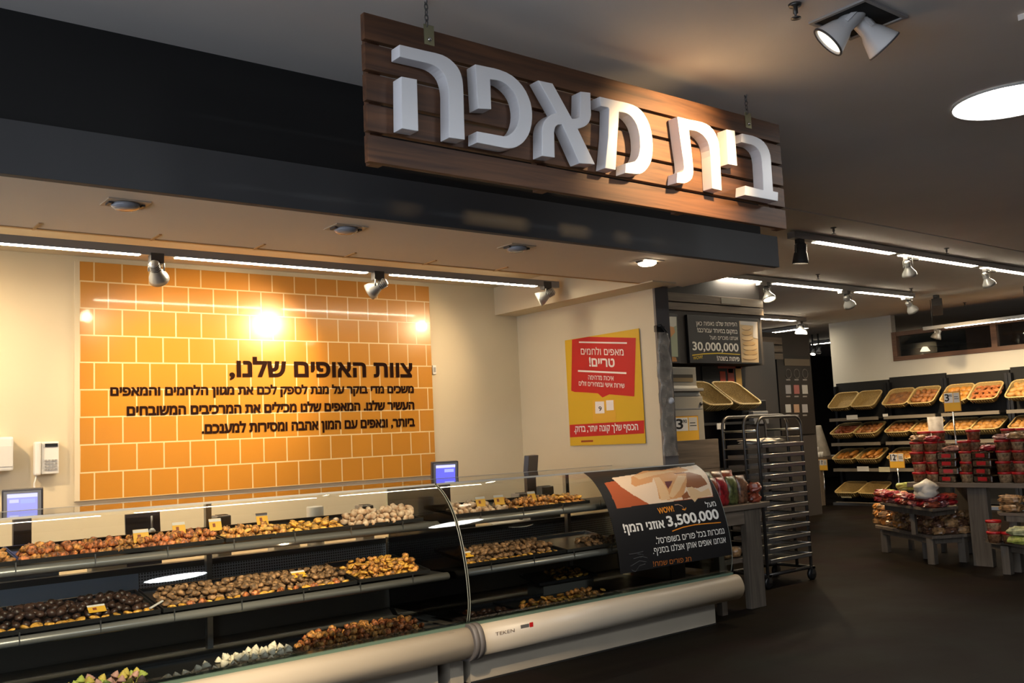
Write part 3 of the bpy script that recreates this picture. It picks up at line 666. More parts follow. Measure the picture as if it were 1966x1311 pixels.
def case(x0, x1, label, nm, posts, end_left, end_right, plx0, plx1):
    t = thing('display_case', label, 'display case', ((x0+x1)/2, 5.7, 0), 'curved glass display cases')
    pl = MB().box(plx0, plx1, 5.285, 6.2, 0, .20)
    if nm == 'l': pl.box(3.54, x1-.012, 5.285, 6.2, 0, .20)
    part('plinth', pl, M_PLINTH, t)
    part('kick_strip', MB().box(plx0, plx1, 5.279, 5.285, 0, .012), M_STEEL, t)
    part('bumper', MB().xprism(BUMPER, x0+.02, x1+(.02 if end_right else -.02), 0, True), M_BUMP, t)
    part('tub', MB().xprism([(5.285, .18), (5.285, .36), (5.31, .375), (5.36, .35), (6.16, .35), (6.22, .40), (6.25, .86), (6.30, .86), (6.30, .18)], x0+.012, x1-.012), M_DECK, t)
    part('glass_channel', MB().xprism([(5.215, .378), (5.215, .402), (5.30, .402), (5.30, .370)], x0, x1), M_GEDGE, t)
    part('front_glass', MB().sheet([[(x, y, z) for y, z in GP] for x in np.linspace(x0, x1, 2)]), M_GLASS, t)
    part('top_glass', MB().box(x0, x1, 5.56, 6.22, 1.298, 1.306), M_GLASS, t)
    part('top_glass_edge', MB().box(x0, x1, 6.22, 6.226, 1.296, 1.308).box(x0, x1, 5.553, 5.562, 1.294, 1.306), mat('bright_glass_edge', (.55, .52, .45), .2), t)
    part('back_panel', MB().xprism([(6.214, .60), (6.235, .87), (6.24, .87), (6.222, .60)], x0+.012 if end_left else 1.87, x1-.012), M_PERF, t)
    if not end_left: part('plain_back_panel', MB().xprism([(6.214, .60), (6.235, .87), (6.24, .87), (6.222, .60)], x0+.012, 1.865), M_PLAINP, t)
    part('lower_back_panel', MB().xprism([(6.20, .40), (6.214, .598), (6.222, .598), (6.21, .40)], x0+.012, x1-.012), M_DECK, t)
    part('panel_cap', MB().box(x0+.012, x1-.012, 6.225, 6.30, .862, .90), M_DKSTEEL, t)
    for nmz, zz, yf in (('upper_shelf', 1.050, 5.475), ('middle_shelf', .715, 5.375)):
        sh = part(nmz, MB().box(x0+.02, x1-.03, yf+.02, 6.12, zz-.012, zz), M_SHELF, t)
        rl = MB(); pr = [(yf+.03+.034*math.cos(a), zz-.02+.026*math.sin(a)) for a in np.linspace(0, 2*PI, 16, endpoint=False)]
        rl.xprism(pr, x0+.02, x1-.03, 0, True); part('rail', rl, M_RAIL, sh)
        cl = MB()
        xx = x0+.3
        while xx < x1-.2: cl.box(xx, xx+.006, yf-.004, yf+.004, zz-.03, zz+.03); xx += .385
        part('rail_clip', cl, M_STEEL, sh)
    for px in posts:
        part('post', MB().box(px-.018, px+.018, 6.06, 6.10, .36, 1.29), M_STEEL, t)
    for ex, on in ((x0, end_left), (x1, True)):
        if not on: continue
        poly = [(6.22, 1.298), (6.22, .40)]+[(y, z) for y, z in GP]
        eg = part('end_glass', MB().xprism(poly, ex-.003, ex), M_GLASS, t)
        part('end_glass_edge', MB().tube([(ex-.003, y, z) for y, z in GP], .0035, 6), M_GARC, eg)
    for ex in ((x1-.012,) if not end_right else ())+((x0+.012,) if end_left else ()):
        pr = [(5.285+(y-5.285)*1.10-.004, .277+(z-.277)*1.18) for y, z in BUMPER]
        part('bumper_end_cap', MB().xprism(pr, ex-.020, ex+.020, 0, True), M_CAPG, t)
    part('screw_cover', MB().box((x1-.19 if not end_right else x1-.02), (x1-.15 if not end_right else x1), 5.168, 5.2, .362, .376), M_DKSTEEL, t)
    return t
XS = 3.665
case_l = case(-1.2, XS-.008, 'long curved glass pastry display case in front of the orange tiles', 'l', [onY(400, 1085, 6.08).x, onY(795, 1060, 6.08).x, .6], False, False, -1.2, 3.445)
case_r = case(XS+.008, 6.345, 'shorter curved glass pastry case with the black poster, right of the join', 'r', [onY(1090, 1000, 6.08).x, 3.95], True, True, 3.70, 6.17)
# maker's mark on the bumper of the right case
def bump_pt(s, t): return (3.83+s, 5.166-.62*(t-.34)-.012, t)
lg = part('maker_mark', MB().box(4.02, 4.09, 5.130, 5.133, .322, .345), mat('mark_grey', (.12, .11, .10), .5), case_r)
text_part('maker_text', 'TEKEN', lambda s, t: (3.80+s, 5.124, .312+t), .16, .022, mat('mark_brown', (.16, .12, .09), .5), case_r, .0, 'E', False)
part('maker_square', MB().box(4.095, 4.125, 5.128, 5.132, .320, .350), M_PRED, case_r)

# ------------------------------------------------------------------ curved poster on the right case glass
def glass_hit(px, py):
    d = ray(px, py)
    best = None
    for i in range(len(GP)-1):
        (ya, za), (yb, zb) = GP[i], GP[i+1]
        den = d.y*(zb-za)-d.z*(yb-ya)
        if abs(den) < 1e-9: continue
        # (0,EYE)+t d on segment
        tt = (ya*(zb-za)-(za-EYE)*(yb-ya))/den
        s = (tt*d.y-ya)/(yb-ya) if abs(yb-ya) > abs(zb-za) else (EYE+tt*d.z-za)/(zb-za)
        if tt > 0 and -.02 <= s <= 1.02: best = (tt*d.x, i+max(0, min(1, s))); break
    return best
SL = [0]
for i in range(len(GP)-1): SL.append(SL[-1]+math.dist(GP[i], GP[i+1]))
def s_of(i): k = min(int(i), len(GP)-2); return SL[k]+(SL[k+1]-SL[k])*(i-k)
def at_s(s, off=.0):
    k = 0
    while k < len(GP)-2 and SL[k+1] < s: k += 1
    u = (s-SL[k])/(SL[k+1]-SL[k]); y = GP[k][0]+(GP[k+1][0]-GP[k][0])*u; z = GP[k][1]+(GP[k+1][1]-GP[k][1])*u
    ty, tz = GP[k+1][0]-GP[k][0], GP[k+1][1]-GP[k][1]; L = math.hypot(ty, tz)
    return y-tz/L*off, z+ty/L*off                           # offset to the customer's side
PX0, PX1 = 5.045, 6.338; S1 = SL[-1]-.004; S0 = .145
cp = thing('case_poster', 'black printed poster with a pastry photo curved over the right display case', 'poster', ((PX0+PX1)/2, 5.2, .5))
def G2(px, py):
    h = glass_hit(px, py); return (h[0], s_of(h[1])) if h else None
def poly2(pts): return [G2(*q) for q in pts if G2(*q)]
def inside(x, y, P):
    c = False; n = len(P); j = n-1
    for i in range(n):
        if (P[i][1] > y) != (P[j][1] > y) and x < (P[j][0]-P[i][0])*(y-P[i][1])/(P[j][1]-P[i][1])+P[i][0]: c = not c
        j = i
    return c
PM = [M_BLKP, mat('print_terracotta', (.46, .105, .035), .35), mat('print_cream', (.86, .66, .47), .35), mat('print_pastry', (.70, .34, .13), .35), mat('print_pastry_light', (.80, .52, .27), .35), mat('print_pastry_dark', (.30, .10, .035), .35), mat('print_filling', (.13, .02, .03), .35), mat('print_pale', (.88, .74, .60), .35)]
C = lambda pts: [(1120+x/5.243, 880+y/5.243) for x, y in pts]
ART = [(1, poly2(C([(105, 125), (700, 70), (1195, 62), (1250, 190), (1305, 385), (640, 465), (335, 505), (290, 400), (210, 250)]))),
       (2, poly2(C([(210, 118), (520, 85), (1185, 64), (1250, 190), (1300, 380), (660, 462), (500, 370), (380, 290), (280, 200)]))),
       (5, poly2(C([(500, 100), (700, 85), (900, 110), (860, 150), (640, 130)]))),
       (3, poly2(C([(480, 190), (600, 130), (790, 120), (960, 90), (1060, 120), (900, 170), (700, 200), (690, 240), (520, 285), (480, 260)]))),
       (4, poly2(C([(500, 180), (650, 140), (860, 120), (930, 130), (700, 175), (560, 215)]))),
       (5, poly2(C([(1040, 200), (1180, 170), (1250, 260), (1150, 300), (1030, 290)]))),
       (7, poly2(C([(1090, 75), (1190, 64), (1215, 120), (1110, 110)]))),
       (5, poly2(C([(900, 150), (1060, 140), (1180, 170), (1200, 200), (1040, 215)]))),
       (3, poly2(C([(700, 190), (880, 170), (1030, 150), (1040, 230), (1000, 390), (850, 420), (760, 410), (740, 300)]))),
       (4, poly2(C([(705, 195), (760, 190), (850, 330), (870, 410), (780, 425), (750, 320)]))),
       (4, poly2(C([(950, 175), (1035, 180), (960, 330), (900, 400), (860, 380), (900, 270)]))),
       (6, poly2(C([(815, 235), (895, 225), (880, 265), (850, 310), (830, 275)]))),
       (4, poly2(C([(1040, 300), (1090, 285), (1180, 340), (1260, 300), (1290, 370), (1150, 400), (1120, 440), (1070, 390)]))),
       (5, poly2(C([(985, 380), (1040, 330), (1075, 395), (1000, 415)])))]
NU, NV = 190, 170
us = np.linspace(PX0, PX1, NU+1); vs = np.linspace(S0, S1, NV+1)
mb = MB(); rows = []
for v in vs: y, z = at_s(v, .003); rows.append([(u, y, z) for u in us])
mb.sheet(rows)
bbs = [(min(p[0] for p in P), max(p[0] for p in P), min(p[1] for p in P), max(p[1] for p in P)) for _, P in ART]
for j in range(NV):
    vc = (vs[j]+vs[j+1])/2
    for i in range(NU):
        uc = (us[i]+us[i+1])/2
        for (mi, P), bb in zip(ART, bbs):
            if bb[0] <= uc <= bb[1] and bb[2] <= vc <= bb[3] and inside(uc, vc, P): mb.m[j*NU+i] = mi
part('printed_sheet', mb, PM, cp)
part('sheet_back', MB().sheet([[(u, *at_s(v, .0015)) for u in (PX0, PX1)] for v in np.linspace(S0, S1, 24)]), M_BLKP, cp)
def ctext(name, tx, x0, x1, yb0, yb1, hpx, m, bo, rtl=True, ref='\u05dd'):
    a = G2(x0, yb0); b = G2(x1, yb1); c = G2((x0+x1)/2, (yb0+yb1)/2-hpx); mid = (a[1]+b[1])/2
    w = b[0]-a[0]
    def fn(s, t):
        y, z = at_s(a[1]+(b[1]-a[1])*s/w+t, .005); return (a[0]+s, y, z)
    text_part(name, tx, fn, w, c[1]-mid, m, cp, bo, ref, rtl)
K = lambda x, y: (1120+x/5.243, 880+y/5.243)
def kt(tx, x0, y0, x1, y1, h, m, bo, **k): p = K(x0, y0); q = K(x1, y1); ctext('lettering', tx, p[0], q[0], p[1], q[1], h/5.243, m, bo, **k)
kt('מעל', 1235, 497, 1335, 478, 48, M_BTXT, .01)
kt('3,500,000', 850, 690, 1368, 608, 108, M_BTXT, .03, rtl=False, ref='0')
kt('אוזני המן!', 408, 752, 820, 697, 80, M_BTXT, .03)
kt('WOW!', 755, 562, 912, 535, 62, M_ORTXT, .03, rtl=False, ref='O')
kt('נמכרות בכל פורים בשופרסל.', 728, 862, 1418, 755, 56, M_BTXT, .005)
kt('אנחנו אופים אותן אצלנו בסניף.', 700, 962, 1432, 845, 56, M_BTXT, .005)
kt('חג פורים שמח!', 700, 1088, 1082, 1032, 45, mat('dim_orange_text', (.45, .13, .02), .5), .0)
def cpath(name, pts, w, m):
    P = [G2(*K(*q)) for q in pts]; up = []; dn = []
    for i, (u, s) in enumerate(P):
        for L, sg_ in ((up, 1), (dn, -1)):
            y, z = at_s(s+sg_*w/2, .005); L.append((u, y, z))
    part(name, MB().sheet([up, dn]), m, cp)
cpath('underline', [(890, 733), (1000, 692), (1120, 668), (1250, 655), (1380, 645)], .008, M_ORTXT)
cpath('arrow', [(915, 470), (950, 465), (990, 480), (1015, 515)], .006, mat('pale_arrow', (.5, .3, .2), .5))
cpath('arrow_head', [(990, 512), (1018, 520), (1030, 498)], .010, M_ORTXT)
for q in ([(455, 965), (520, 955), (600, 935)], [(500, 1010), (580, 985), (640, 1000)], [(470, 1085), (560, 1030), (630, 1040)], [(480, 1120), (520, 1140), (560, 1080), (620, 1060)], [(540, 960), (600, 970), (570, 1000)]):
    cpath('faint_emblem', q, .006, M_CHALK)

# ------------------------------------------------------------------ pastries
def blob(prof_r, L, bend=0, n=12, seg=9, bump=0, ridge=0, sq=1.0):
    """a roll along X: radius profile, bent in plan, flattened by sq"""
    vs = []; fs = []
    for i in range(seg+1):
        t = i/seg; r = prof_r(t); x = (t-.5)*L; off = bend*(x/L*2)**2
        for k in range(n):
            a = 2*PI*k/n; rr = r*(1+ridge*math.sin(t*PI*7+a))*(1+bump*(random.random()-.5))
            vs.append((x, off+rr*math.cos(a), max(0, (rr*math.sin(a)*sq+max(prof_r(.5), r)*sq))))
    for i in range(seg):
        for k in range(n): k2 = (k+1) % n; fs.append((i*n+k, i*n+k2, (i+1)*n+k2, (i+1)*n+k))
    fs.append(list(range(n))[::-1]); fs.append([seg*n+k for k in range(n)])
    mb = MB(); mb.add(vs, fs, 0, True); return mb
def rnd_ball(r, sq=.85, bump=.12, n=12, m=8):
    vs = [(0, 0, 0)]; fs = []
    for i in range(1, m):
        a = PI*i/m
        for k in range(n):
            b = 2*PI*k/n; q = 1+bump*(random.random()-.5)
            vs.append((r*math.sin(a)*math.cos(b)*q, r*math.sin(a)*math.sin(b)*q, r*sq*(1-math.cos(a)*q)))
    vs.append((0, 0, 2*r*sq)); l = len(vs)-1
    for k in range(n): fs.append((0, 1+(k+1) % n, 1+k)); fs.append((l, l-n+k, l-n+(k+1) % n))
    for i in range(m-2):
        for k in range(n): k2 = (k+1) % n; fs.append((1+i*n+k, 1+i*n+k2, 1+(i+1)*n+k2, 1+(i+1)*n+k))
    mb = MB(); mb.add(vs, fs, 0, True); return mb
elip = lambda r, p=.5: (lambda t: max(.0015, r*(max(0, 1-(2*t-1)**2))**p))
def lathe_mb(prof, n=14): return MB().lathe(prof, Matrix(), n)
D_BROWN = mat('baked_golden_brown', (.68, .30, .075), .5, nscale=40, namt=.75, rnd=.35)
D_RED = mat('baked_reddish_brown', (.62, .20, .065), .5, nscale=40, namt=.75, rnd=.35)
D_ORNG = mat('baked_orange', (.80, .36, .06), .5, nscale=40, namt=.75, rnd=.35)
D_CHOC = mat('chocolate_dark', (.045, .022, .014), .4, nscale=25, namt=.5, rnd=.35)
D_COCOA = mat('cocoa_brown', (.30, .165, .075), .65, nscale=40, namt=.7, rnd=.35)
D_POWD = mat('icing_sugar_dusted', (.86, .72, .55), .8, nscale=16, c2=(.36, .17, .07), rnd=.12)
D_MERI = mat('meringue_white', (.85, .76, .58), .6, nscale=8, namt=.1, rnd=.08)
D_GREEN = mat('meringue_green', (.52, .60, .12), .6, nscale=8, namt=.15, rnd=.1)
D_PINK = mat('meringue_pink', (.72, .40, .32), .6, nscale=8, namt=.12, rnd=.1)
D_MYEL = mat('meringue_yellow', (.75, .58, .12), .6, nscale=8, namt=.12, rnd=.1)
D_FILL = mat('dark_jam_filling', (.08, .012, .012), .3)
D_YELP = mat('pale_yellow_dough', (.72, .42, .10), .55, nscale=20, namt=.35, rnd=.15)
def me(name, mb, m): return mb.mesh(name, m)
random.seed(11)
K_RUG = [me('rugelach', blob(elip(.019, .62), .064, .012, 10, 12, .22, .22), D_RED) for _ in range(3)]
K_RUGB = [me('rugelach', blob(elip(.019, .62), .062, .012, 10, 12, .22, .22), D_BROWN) for _ in range(3)]
K_COOK = [me('cookie', rnd_ball(.029, .42, .26), D_ORNG) for _ in range(3)]
K_COOKB = [me('cookie', rnd_ball(.028, .5, .30), D_BROWN) for _ in range(3)]
K_POWD = [me('sugared_roll', blob(elip(.021, .5), .068, .010, 10, 9, .22), D_POWD) for _ in range(3)]
K_CHOC = [me('chocolate_ball', rnd_ball(.026, .78, .26), D_CHOC) for _ in range(3)]
K_COCO = [me('cocoa_cookie', rnd_ball(.027, .62, .32), D_COCOA) for _ in range(3)]
MERP = [(.024, 0), (.028, .006), (.026, .012), (.021, .015), (.022, .02), (.017, .025), (.014, .027), (.014, .031), (.007, .037), (.001, .044)]
K_MERI = [me('meringue', lathe_mb(MERP), D_MERI)]
K_MERG = [me('meringue', lathe_mb(MERP), m_) for m_ in (D_GREEN, D_PINK, D_MYEL)]
def hamantash(m):
    mb = MB(); P = []
    for k in range(3):
        a = 2*PI*k/3
        for d in (-.35, 0, .35): P.append((.034*math.cos(a+d)*(1 if d == 0 else .80), .034*math.sin(a+d)*(1 if d == 0 else .80)))
    n = len(P); vs = [(x, y, 0) for x, y in P]+[(x*.95, y*.95, .012) for x, y in P]+[(x*.42, y*.42, .021) for x, y in P]+[(x*.30, y*.30, .014) for x, y in P]
    fs = [list(range(n))[::-1]]+[(r*n+i, r*n+(i+1) % n, (r+1)*n+(i+1) % n, (r+1)*n+i) for r in range(3) for i in range(n)]
    mb.add(vs, fs, 0, True); mb.add(vs[3*n:], [list(range(n))], 1); return mb.mesh('hamantash', [m, D_FILL])
K_HAM = [hamantash(D_YELP)]
def tilted(x, y, z, y0, tilt): return (x, y, z+(y-y0)*math.tan(tilt))
CNT = {}
def fill(x0, x1, y0, y1, z, tilt, kinds, name, label, group, cat, sp=.046, rows=5, layers=2, keep=.75, flat=False, sc=1.0):
    """loose rows of pastries on a tilted tray: each an object sharing its mesh"""
    lz = .030*sc
    for L in range(layers):
        yy = y0+sp*.5+L*sp*.45
        r = 0
        while yy < y1-sp*.2 and r < rows-L:
            xx = x0+sp*.55+(L*.5+(r % 2)*.5)*sp
            while xx < x1-sp*.45:
                if L == 0 or random.random() < keep:
                    o = bpy.data.objects.new(name, random.choice(kinds)); COL.objects.link(o)
                    px, py = xx+random.uniform(-.15, .15)*sp, yy+random.uniform(-.12, .12)*sp
                    o.location = (px, py, z+(py-y0)*math.tan(tilt)+L*lz)
                    o.rotation_euler = (tilt+(0 if flat else random.uniform(-.5, .5)), 0 if flat else random.uniform(-.5, .5), random.uniform(0, 2*PI))
                    q = sc*random.uniform(.74, 1.06); o.scale = (q, q, q)
                    tag(o, label, cat, group)
                xx += sp
            yy += sp; r += 1
def tray(x0, x1, y0, y1, z, tilt, label, group, h=.022, m=None):
    mb = MB(); f = lambda x, y, zz: tilted(x, y, z+zz, y0, tilt)
    mb.add([f(x0, y0, 0), f(x1, y0, 0), f(x1, y1, 0), f(x0, y1, 0), f(x0, y0, .004), f(x1, y0, .004), f(x1, y1, .004), f(x0, y1, .004)], [(0, 3, 2, 1), (4, 5, 6, 7), (0, 1, 5, 4), (1, 2, 6, 5), (2, 3, 7, 6), (3, 0, 4, 7)])
    w = .008
    for a0, a1, b0_, b1_ in ((x0, x1, y0-w, y0), (x0, x1, y1, y1+w), (x0-w, x0, y0-w, y1+w), (x1, x1+w, y0-w, y1+w)):
        mb.add([f(a0, b0_, 0), f(a1, b0_, 0), f(a1, b1_, 0), f(a0, b1_, 0), f(a0, b0_, h), f(a1, b0_, h), f(a1, b1_, h), f(a0, b1_, h)], [(0, 3, 2, 1), (4, 5, 6, 7), (0, 1, 5, 4), (1, 2, 6, 5), (2, 3, 7, 6), (3, 0, 4, 7)])
    return solo('tray', mb, m or M_TRAY, label, 'tray', group)
def card(x, y, z, w, h, label, m=None, lean=.35, group='little price cards among the pastries', yaw=0):
    t = thing('price_card', label, 'price card', (x, y, z), group)
    mt = Matrix.Translation((x, y, z)) @ Matrix.Rotation(yaw, 4, 'Z') @ Matrix.Rotation(-lean, 4, 'X')
    part('card', MB().obox(mt @ Matrix.Translation((0, 0, h/2)), w, .002, h), m or M_YEL, t)
    part('stripe', MB().obox(mt @ Matrix.Translation((0, -.0015, h*.86)), w, .001, h*.24), M_PAPER, t)
    part('mark', MB().obox(mt @ Matrix.Translation((-w*.12, -.0015, h*.45)), w*.22, .001, h*.3), mat('card_brown_mark', (.25, .06, .02), .6), t)
ZU, TU = 1.066, .10
YU = 5.50
uw = lambda px, py: onY(px, py, YU).x
# upper shelf
G = 'trays on the upper case shelves'
xa, xb, xc, xd = -.7, uw(42, 1068), uw(436, 1035), uw(834, 1003)
tray(xa, xb-.02, YU, 5.92, ZU, TU, 'dark tray at the left edge of the upper shelf, orange-brown pastries on it', G)
tray(xb, xc-.03, YU, 5.92, ZU, TU, 'long dark tray of reddish pastries on the left half of the upper shelf', G)
tray(xc, xd-.10, YU, 5.92, ZU, TU, 'long dark tray of orange cookies and sugared rolls on the upper shelf', G)
xe, xf, xg = 3.74, uw(985, 960), uw(1150, 946)
tray(xe, 5.03, YU, 5.92, ZU, TU, 'dark tray of mixed pastries on the upper shelf of the right case', G)
fill(.75, xb-.03, YU, 5.9, ZU+.004, TU, K_COOKB, 'orange_brown_pastry', 'small orange-brown pastry on the tray at the left edge of the upper shelf', 'orange-brown pastries on the left edge tray', 'pastry')
fill(xb, xc-.04, YU, 5.9, ZU+.004, TU, K_RUG+K_RUG+K_RUGB, 'rugelach', 'small reddish-brown rolled pastry on the long left tray of the upper shelf', 'rolled pastries on the long left upper tray', 'pastry', sp=.046, keep=.8)
xm = uw(672, 1015)
fill(xc, uw(552, 1025), YU, 5.9, ZU+.004, TU, K_RUGB+K_HAM, 'filled_pastry', 'small golden filled pastry just right of the upper shelf tray gap', 'filled pastries right of the tray gap', 'pastry', keep=.6)
fill(uw(552, 1025), xm, YU, 5.9, ZU+.004, TU, K_COOK, 'orange_cookie', 'flat orange cookie in the middle of the long right upper tray', 'orange cookies on the upper shelf', 'cookie', keep=.35, sp=.056)
fill(xm, xd-.10, YU, 5.9, ZU+.004, TU, K_POWD, 'sugared_roll', 'sugar-dusted roll heaped at the right end of the left case upper shelf', 'sugared rolls in the left case', 'pastry', sp=.05, layers=3, keep=.75)
fill(xe, xf, YU, 5.9, ZU+.004, TU, K_POWD, 'sugared_roll', 'sugar-dusted roll at the left end of the right case upper shelf', 'sugared rolls in the right case', 'pastry', sp=.058, keep=.35)
fill(xf, uw(1080, 952), YU, 5.9, ZU+.004, TU, K_HAM+K_RUGB, 'triangle_pastry', 'golden jam-filled pastry in the middle of the right case upper shelf', 'jam-filled pastries in the right case', 'pastry', sp=.05, keep=.7)
fill(uw(1080, 952), 5.02, YU, 5.9, ZU+.004, TU, K_COOKB+K_COOK, 'orange_brown_cookie', 'orange-brown cookie beside the poster on the right case upper shelf', 'orange-brown cookies beside the poster', 'cookie', sp=.05, keep=.8)
# middle shelf
ZM, TM, YM = .731, .14, 5.415
mw = lambda px, py: onY(px, py, YM).x
G = 'trays on the middle case shelves'
ma, mb_, mc, md = -.7, mw(305, 1165), mw(688, 1115), mw(832, 1098)
tray(ma, mb_, YM, 5.85, ZM, TM, 'dark tray of dark chocolate pastries on the middle shelf at left', G)
tray(mb_+.03, mc-.02, YM, 5.85, ZM, TM, 'dark tray of cocoa cookies in the middle of the middle shelf', G)
tray(mc, md-.05, YM-.02, 5.85, ZM+.006, TM, 'shiny dark tray of small orange cookies at the right end of the middle shelf', G)
tray(3.76, mw(1085, 1060), YM, 5.85, ZM, TM, 'dark tray of cocoa and orange cookies on the right case middle shelf', G)
tray(mw(1090, 1058), 5.3, YM, 5.85, ZM, TM, 'pale tray beside the poster on the right case middle shelf', G, m=M_STEEL)
fill(.75, mb_-.02, YM+.06, 5.82, ZM+.010, TM, K_CHOC, 'chocolate_ball', 'dark chocolate ball on the left middle shelf tray', 'chocolate balls on the middle shelf', 'pastry', sp=.050, rows=6, keep=.7)
fill(.75, mb_-.02, YM, YM+.06, ZM+.004, TM, K_COOK, 'orange_cookie', 'orange cookie at the front rim of the chocolate tray', 'orange cookies before the chocolate balls', 'cookie', sp=.056, rows=1, layers=1)
fill(mb_+.05, mc-.03, YM+.06, 5.82, ZM+.010, TM, K_COCO, 'cocoa_cookie', 'dusty brown cocoa cookie heaped on the middle tray of the middle shelf', 'cocoa cookies on the middle shelf', 'cookie', sp=.049, rows=6, keep=.8)
fill(mb_+.05, mc-.03, YM, YM+.06, ZM+.004, TM, K_RUG+K_COOK, 'reddish_pastry', 'reddish orange pastry along the front rim of the cocoa cookie tray', 'reddish pastries before the cocoa cookies', 'pastry', sp=.054, rows=1, layers=1)
fill(mc+.02, md-.06, YM, 5.80, ZM+.012, TM, K_COOK+K_RUGB, 'orange_pastry', 'small orange pastry heaped on the tray at the right end of the middle shelf', 'orange pastries at the middle shelf end', 'pastry', sp=.044, rows=7, layers=3, keep=.8, sc=.9)
fill(3.78, mw(1080, 1060), YM+.06, 5.82, ZM+.010, TM, K_COCO, 'cocoa_cookie', 'dusty brown cocoa cookie on the right case middle shelf', 'cocoa cookies in the right case', 'cookie', sp=.05, rows=6, keep=.75)
fill(3.78, mw(1080, 1060), YM, YM+.06, ZM+.004, TM, K_COOK, 'orange_cookie', 'flat orange cookie along the front of the right case middle shelf', 'orange cookies in the right case', 'cookie', sp=.058, rows=1, layers=1)
fill(4.95, 5.28, YM+.02, 5.82, ZM+.006, TM, K_COCO, 'brown_cookie', 'brown cookie on the pale tray beside the poster', 'brown cookies beside the poster', 'cookie', sp=.058, rows=4, keep=.4)
# bottom deck
ZB, TB, YBm = .357, .05, 5.335
bw = lambda px, py: onY(px, py, YBm).x
G = 'trays on the bottom deck of the cases'
tray(-.6, bw(300, 1308), YBm, 5.75, ZB, TB, 'black tray of coloured meringues at the bottom left of the case', G, h=.02)
tray(bw(300, 1308)+.02, bw(588, 1257), YBm, 5.75, ZB, TB, 'black tray of white meringues on the bottom deck', G, h=.02)
tray(bw(588, 1257)+.02, bw(835, 1213)-.03, YBm, 5.75, ZB, TB, 'black tray of golden rolled pastries at the bottom right of the left case', G, h=.02)
tray(3.77, bw(1015, 1190), YBm, 5.75, ZB, TB, 'black tray of dark chocolate pastries on the right case bottom deck', G, h=.02)
tray(bw(1015, 1190)+.02, 5.2, YBm, 5.75, ZB, TB, 'black tray of flat orange cookies on the right case bottom deck', G, h=.02)
fill(bw(140, 1330), bw(300, 1308), YBm, 5.72, ZB+.004, TB, K_MERG, 'coloured_meringue', 'green, pink or yellow meringue at the bottom left of the display case', 'coloured meringues', 'meringue', sp=.058, rows=5, keep=.8)
fill(bw(300, 1308)+.02, bw(440, 1283), YBm, YBm+.11, ZB+.004, TB, K_MERI, 'white_meringue', 'white meringue on the bottom deck tray of the left case', 'white meringues', 'meringue', sp=.055, rows=2, layers=2, keep=.4)
fill(bw(440, 1283), bw(585, 1257), YBm, 5.68, ZB+.004, TB, K_MERI, 'white_meringue', 'white meringue on the bottom deck tray of the left case', 'white meringues', 'meringue', sp=.055, rows=5, layers=2, keep=.75)
fill(bw(592, 1256)+.02, bw(832, 1213)-.03, YBm, 5.72, ZB+.006, TB, K_RUGB+K_RUG, 'golden_roll', 'golden rolled pastry on the bottom deck right of the white meringues', 'golden rolls on the bottom deck', 'pastry', sp=.05, rows=6, layers=3, keep=.75)
fill(3.79, bw(1010, 1190), YBm, 5.72, ZB+.004, TB, K_CHOC, 'chocolate_ball', 'dark chocolate ball on the bottom deck of the right case', 'chocolate balls in the right case', 'pastry', sp=.056, rows=4, layers=1)
fill(bw(1020, 1190)+.02, bw(1185, 1140), YBm, 5.70, ZB+.004, TB, K_COOK+K_RUGB, 'flat_orange_cookie', 'flat orange cookie on the bottom deck of the right case', 'orange cookies on the right bottom deck', 'cookie', sp=.058, rows=4, keep=.5)
fill(bw(1135, 1110), 5.25, 5.72, 5.95, .47, .2, K_COOK, 'orange_slice', 'orange pastry on the stepped tray at the back, beside the poster', 'orange pastries at the back beside the poster', 'pastry', sp=.06, rows=4, layers=1)
tray(bw(1100, 1110), 5.27, 5.72, 5.95, .462, .2, 'stepped back tray of orange pastries beside the poster', G, h=.02)
solo('tray_riser', MB().box(bw(1110, 1110), 5.26, 5.74, 5.94, .351, .458), M_DECK, 'dark riser under the stepped back tray', 'riser')
# cards
for px, py, y, z, w, lab in ((272, 1018, 5.56, 1.10, .085, 'yellow price card among the reddish pastries, under the dark board'), (345, 1020, 5.66, 1.115, .075, 'yellow price card in the middle of the reddish pastries'), (415, 1014, 5.66, 1.115, .075, 'yellow price card near the tray gap of the upper shelf'),
                             (505, 1005, 5.70, 1.12, .075, 'orange price card among the golden filled pastries'), (925, 965, 5.58, 1.105, .085, 'pale orange price card at the left of the right case upper shelf'), (960, 960, 5.58, 1.105, .09, 'large pale price card in the right case, second from the left'), (1023, 955, 5.60, 1.107, .075, 'yellow price card among the jam-filled pastries')):
    p = onY(px, py, y); card(p.x, y, z+.01, w, .075, lab)
for px, py, y, z, lab in ((188, 1172, 5.47, .775, 'yellow card lying before the chocolate balls'), (577, 1104, 5.55, .80, 'yellow price card among the cocoa cookies'), (900, 1065, 5.50, .785, 'yellow price card on the right case middle shelf')):
    p = onY(px, py, y); card(p.x, y, z, .09, .06, lab, lean=1.0)
p = onY(380, 1115, 5.55); solo('glint_bar', MB().obox(Matrix.Translation((p.x, 5.55, .80)) @ Euler((0, -.18, .6)).to_matrix().to_4x4(), .16, .02, .004), M_CHROME, 'slanted chrome bar imitating a lamp glint over the cocoa cookies', 'glint_bar')  # the chrome bar stands in for a slanted glint on the glass
p = onY(300, 1157, 5.44); solo('tongs', MB().obox(Matrix.Translation((p.x, 5.44, .775)) @ Euler((0, -.25, .5)).to_matrix().to_4x4(), .10, .012, .006), M_WHITE, 'small white scoop handle on the tray edge of the middle shelf', 'scoop')

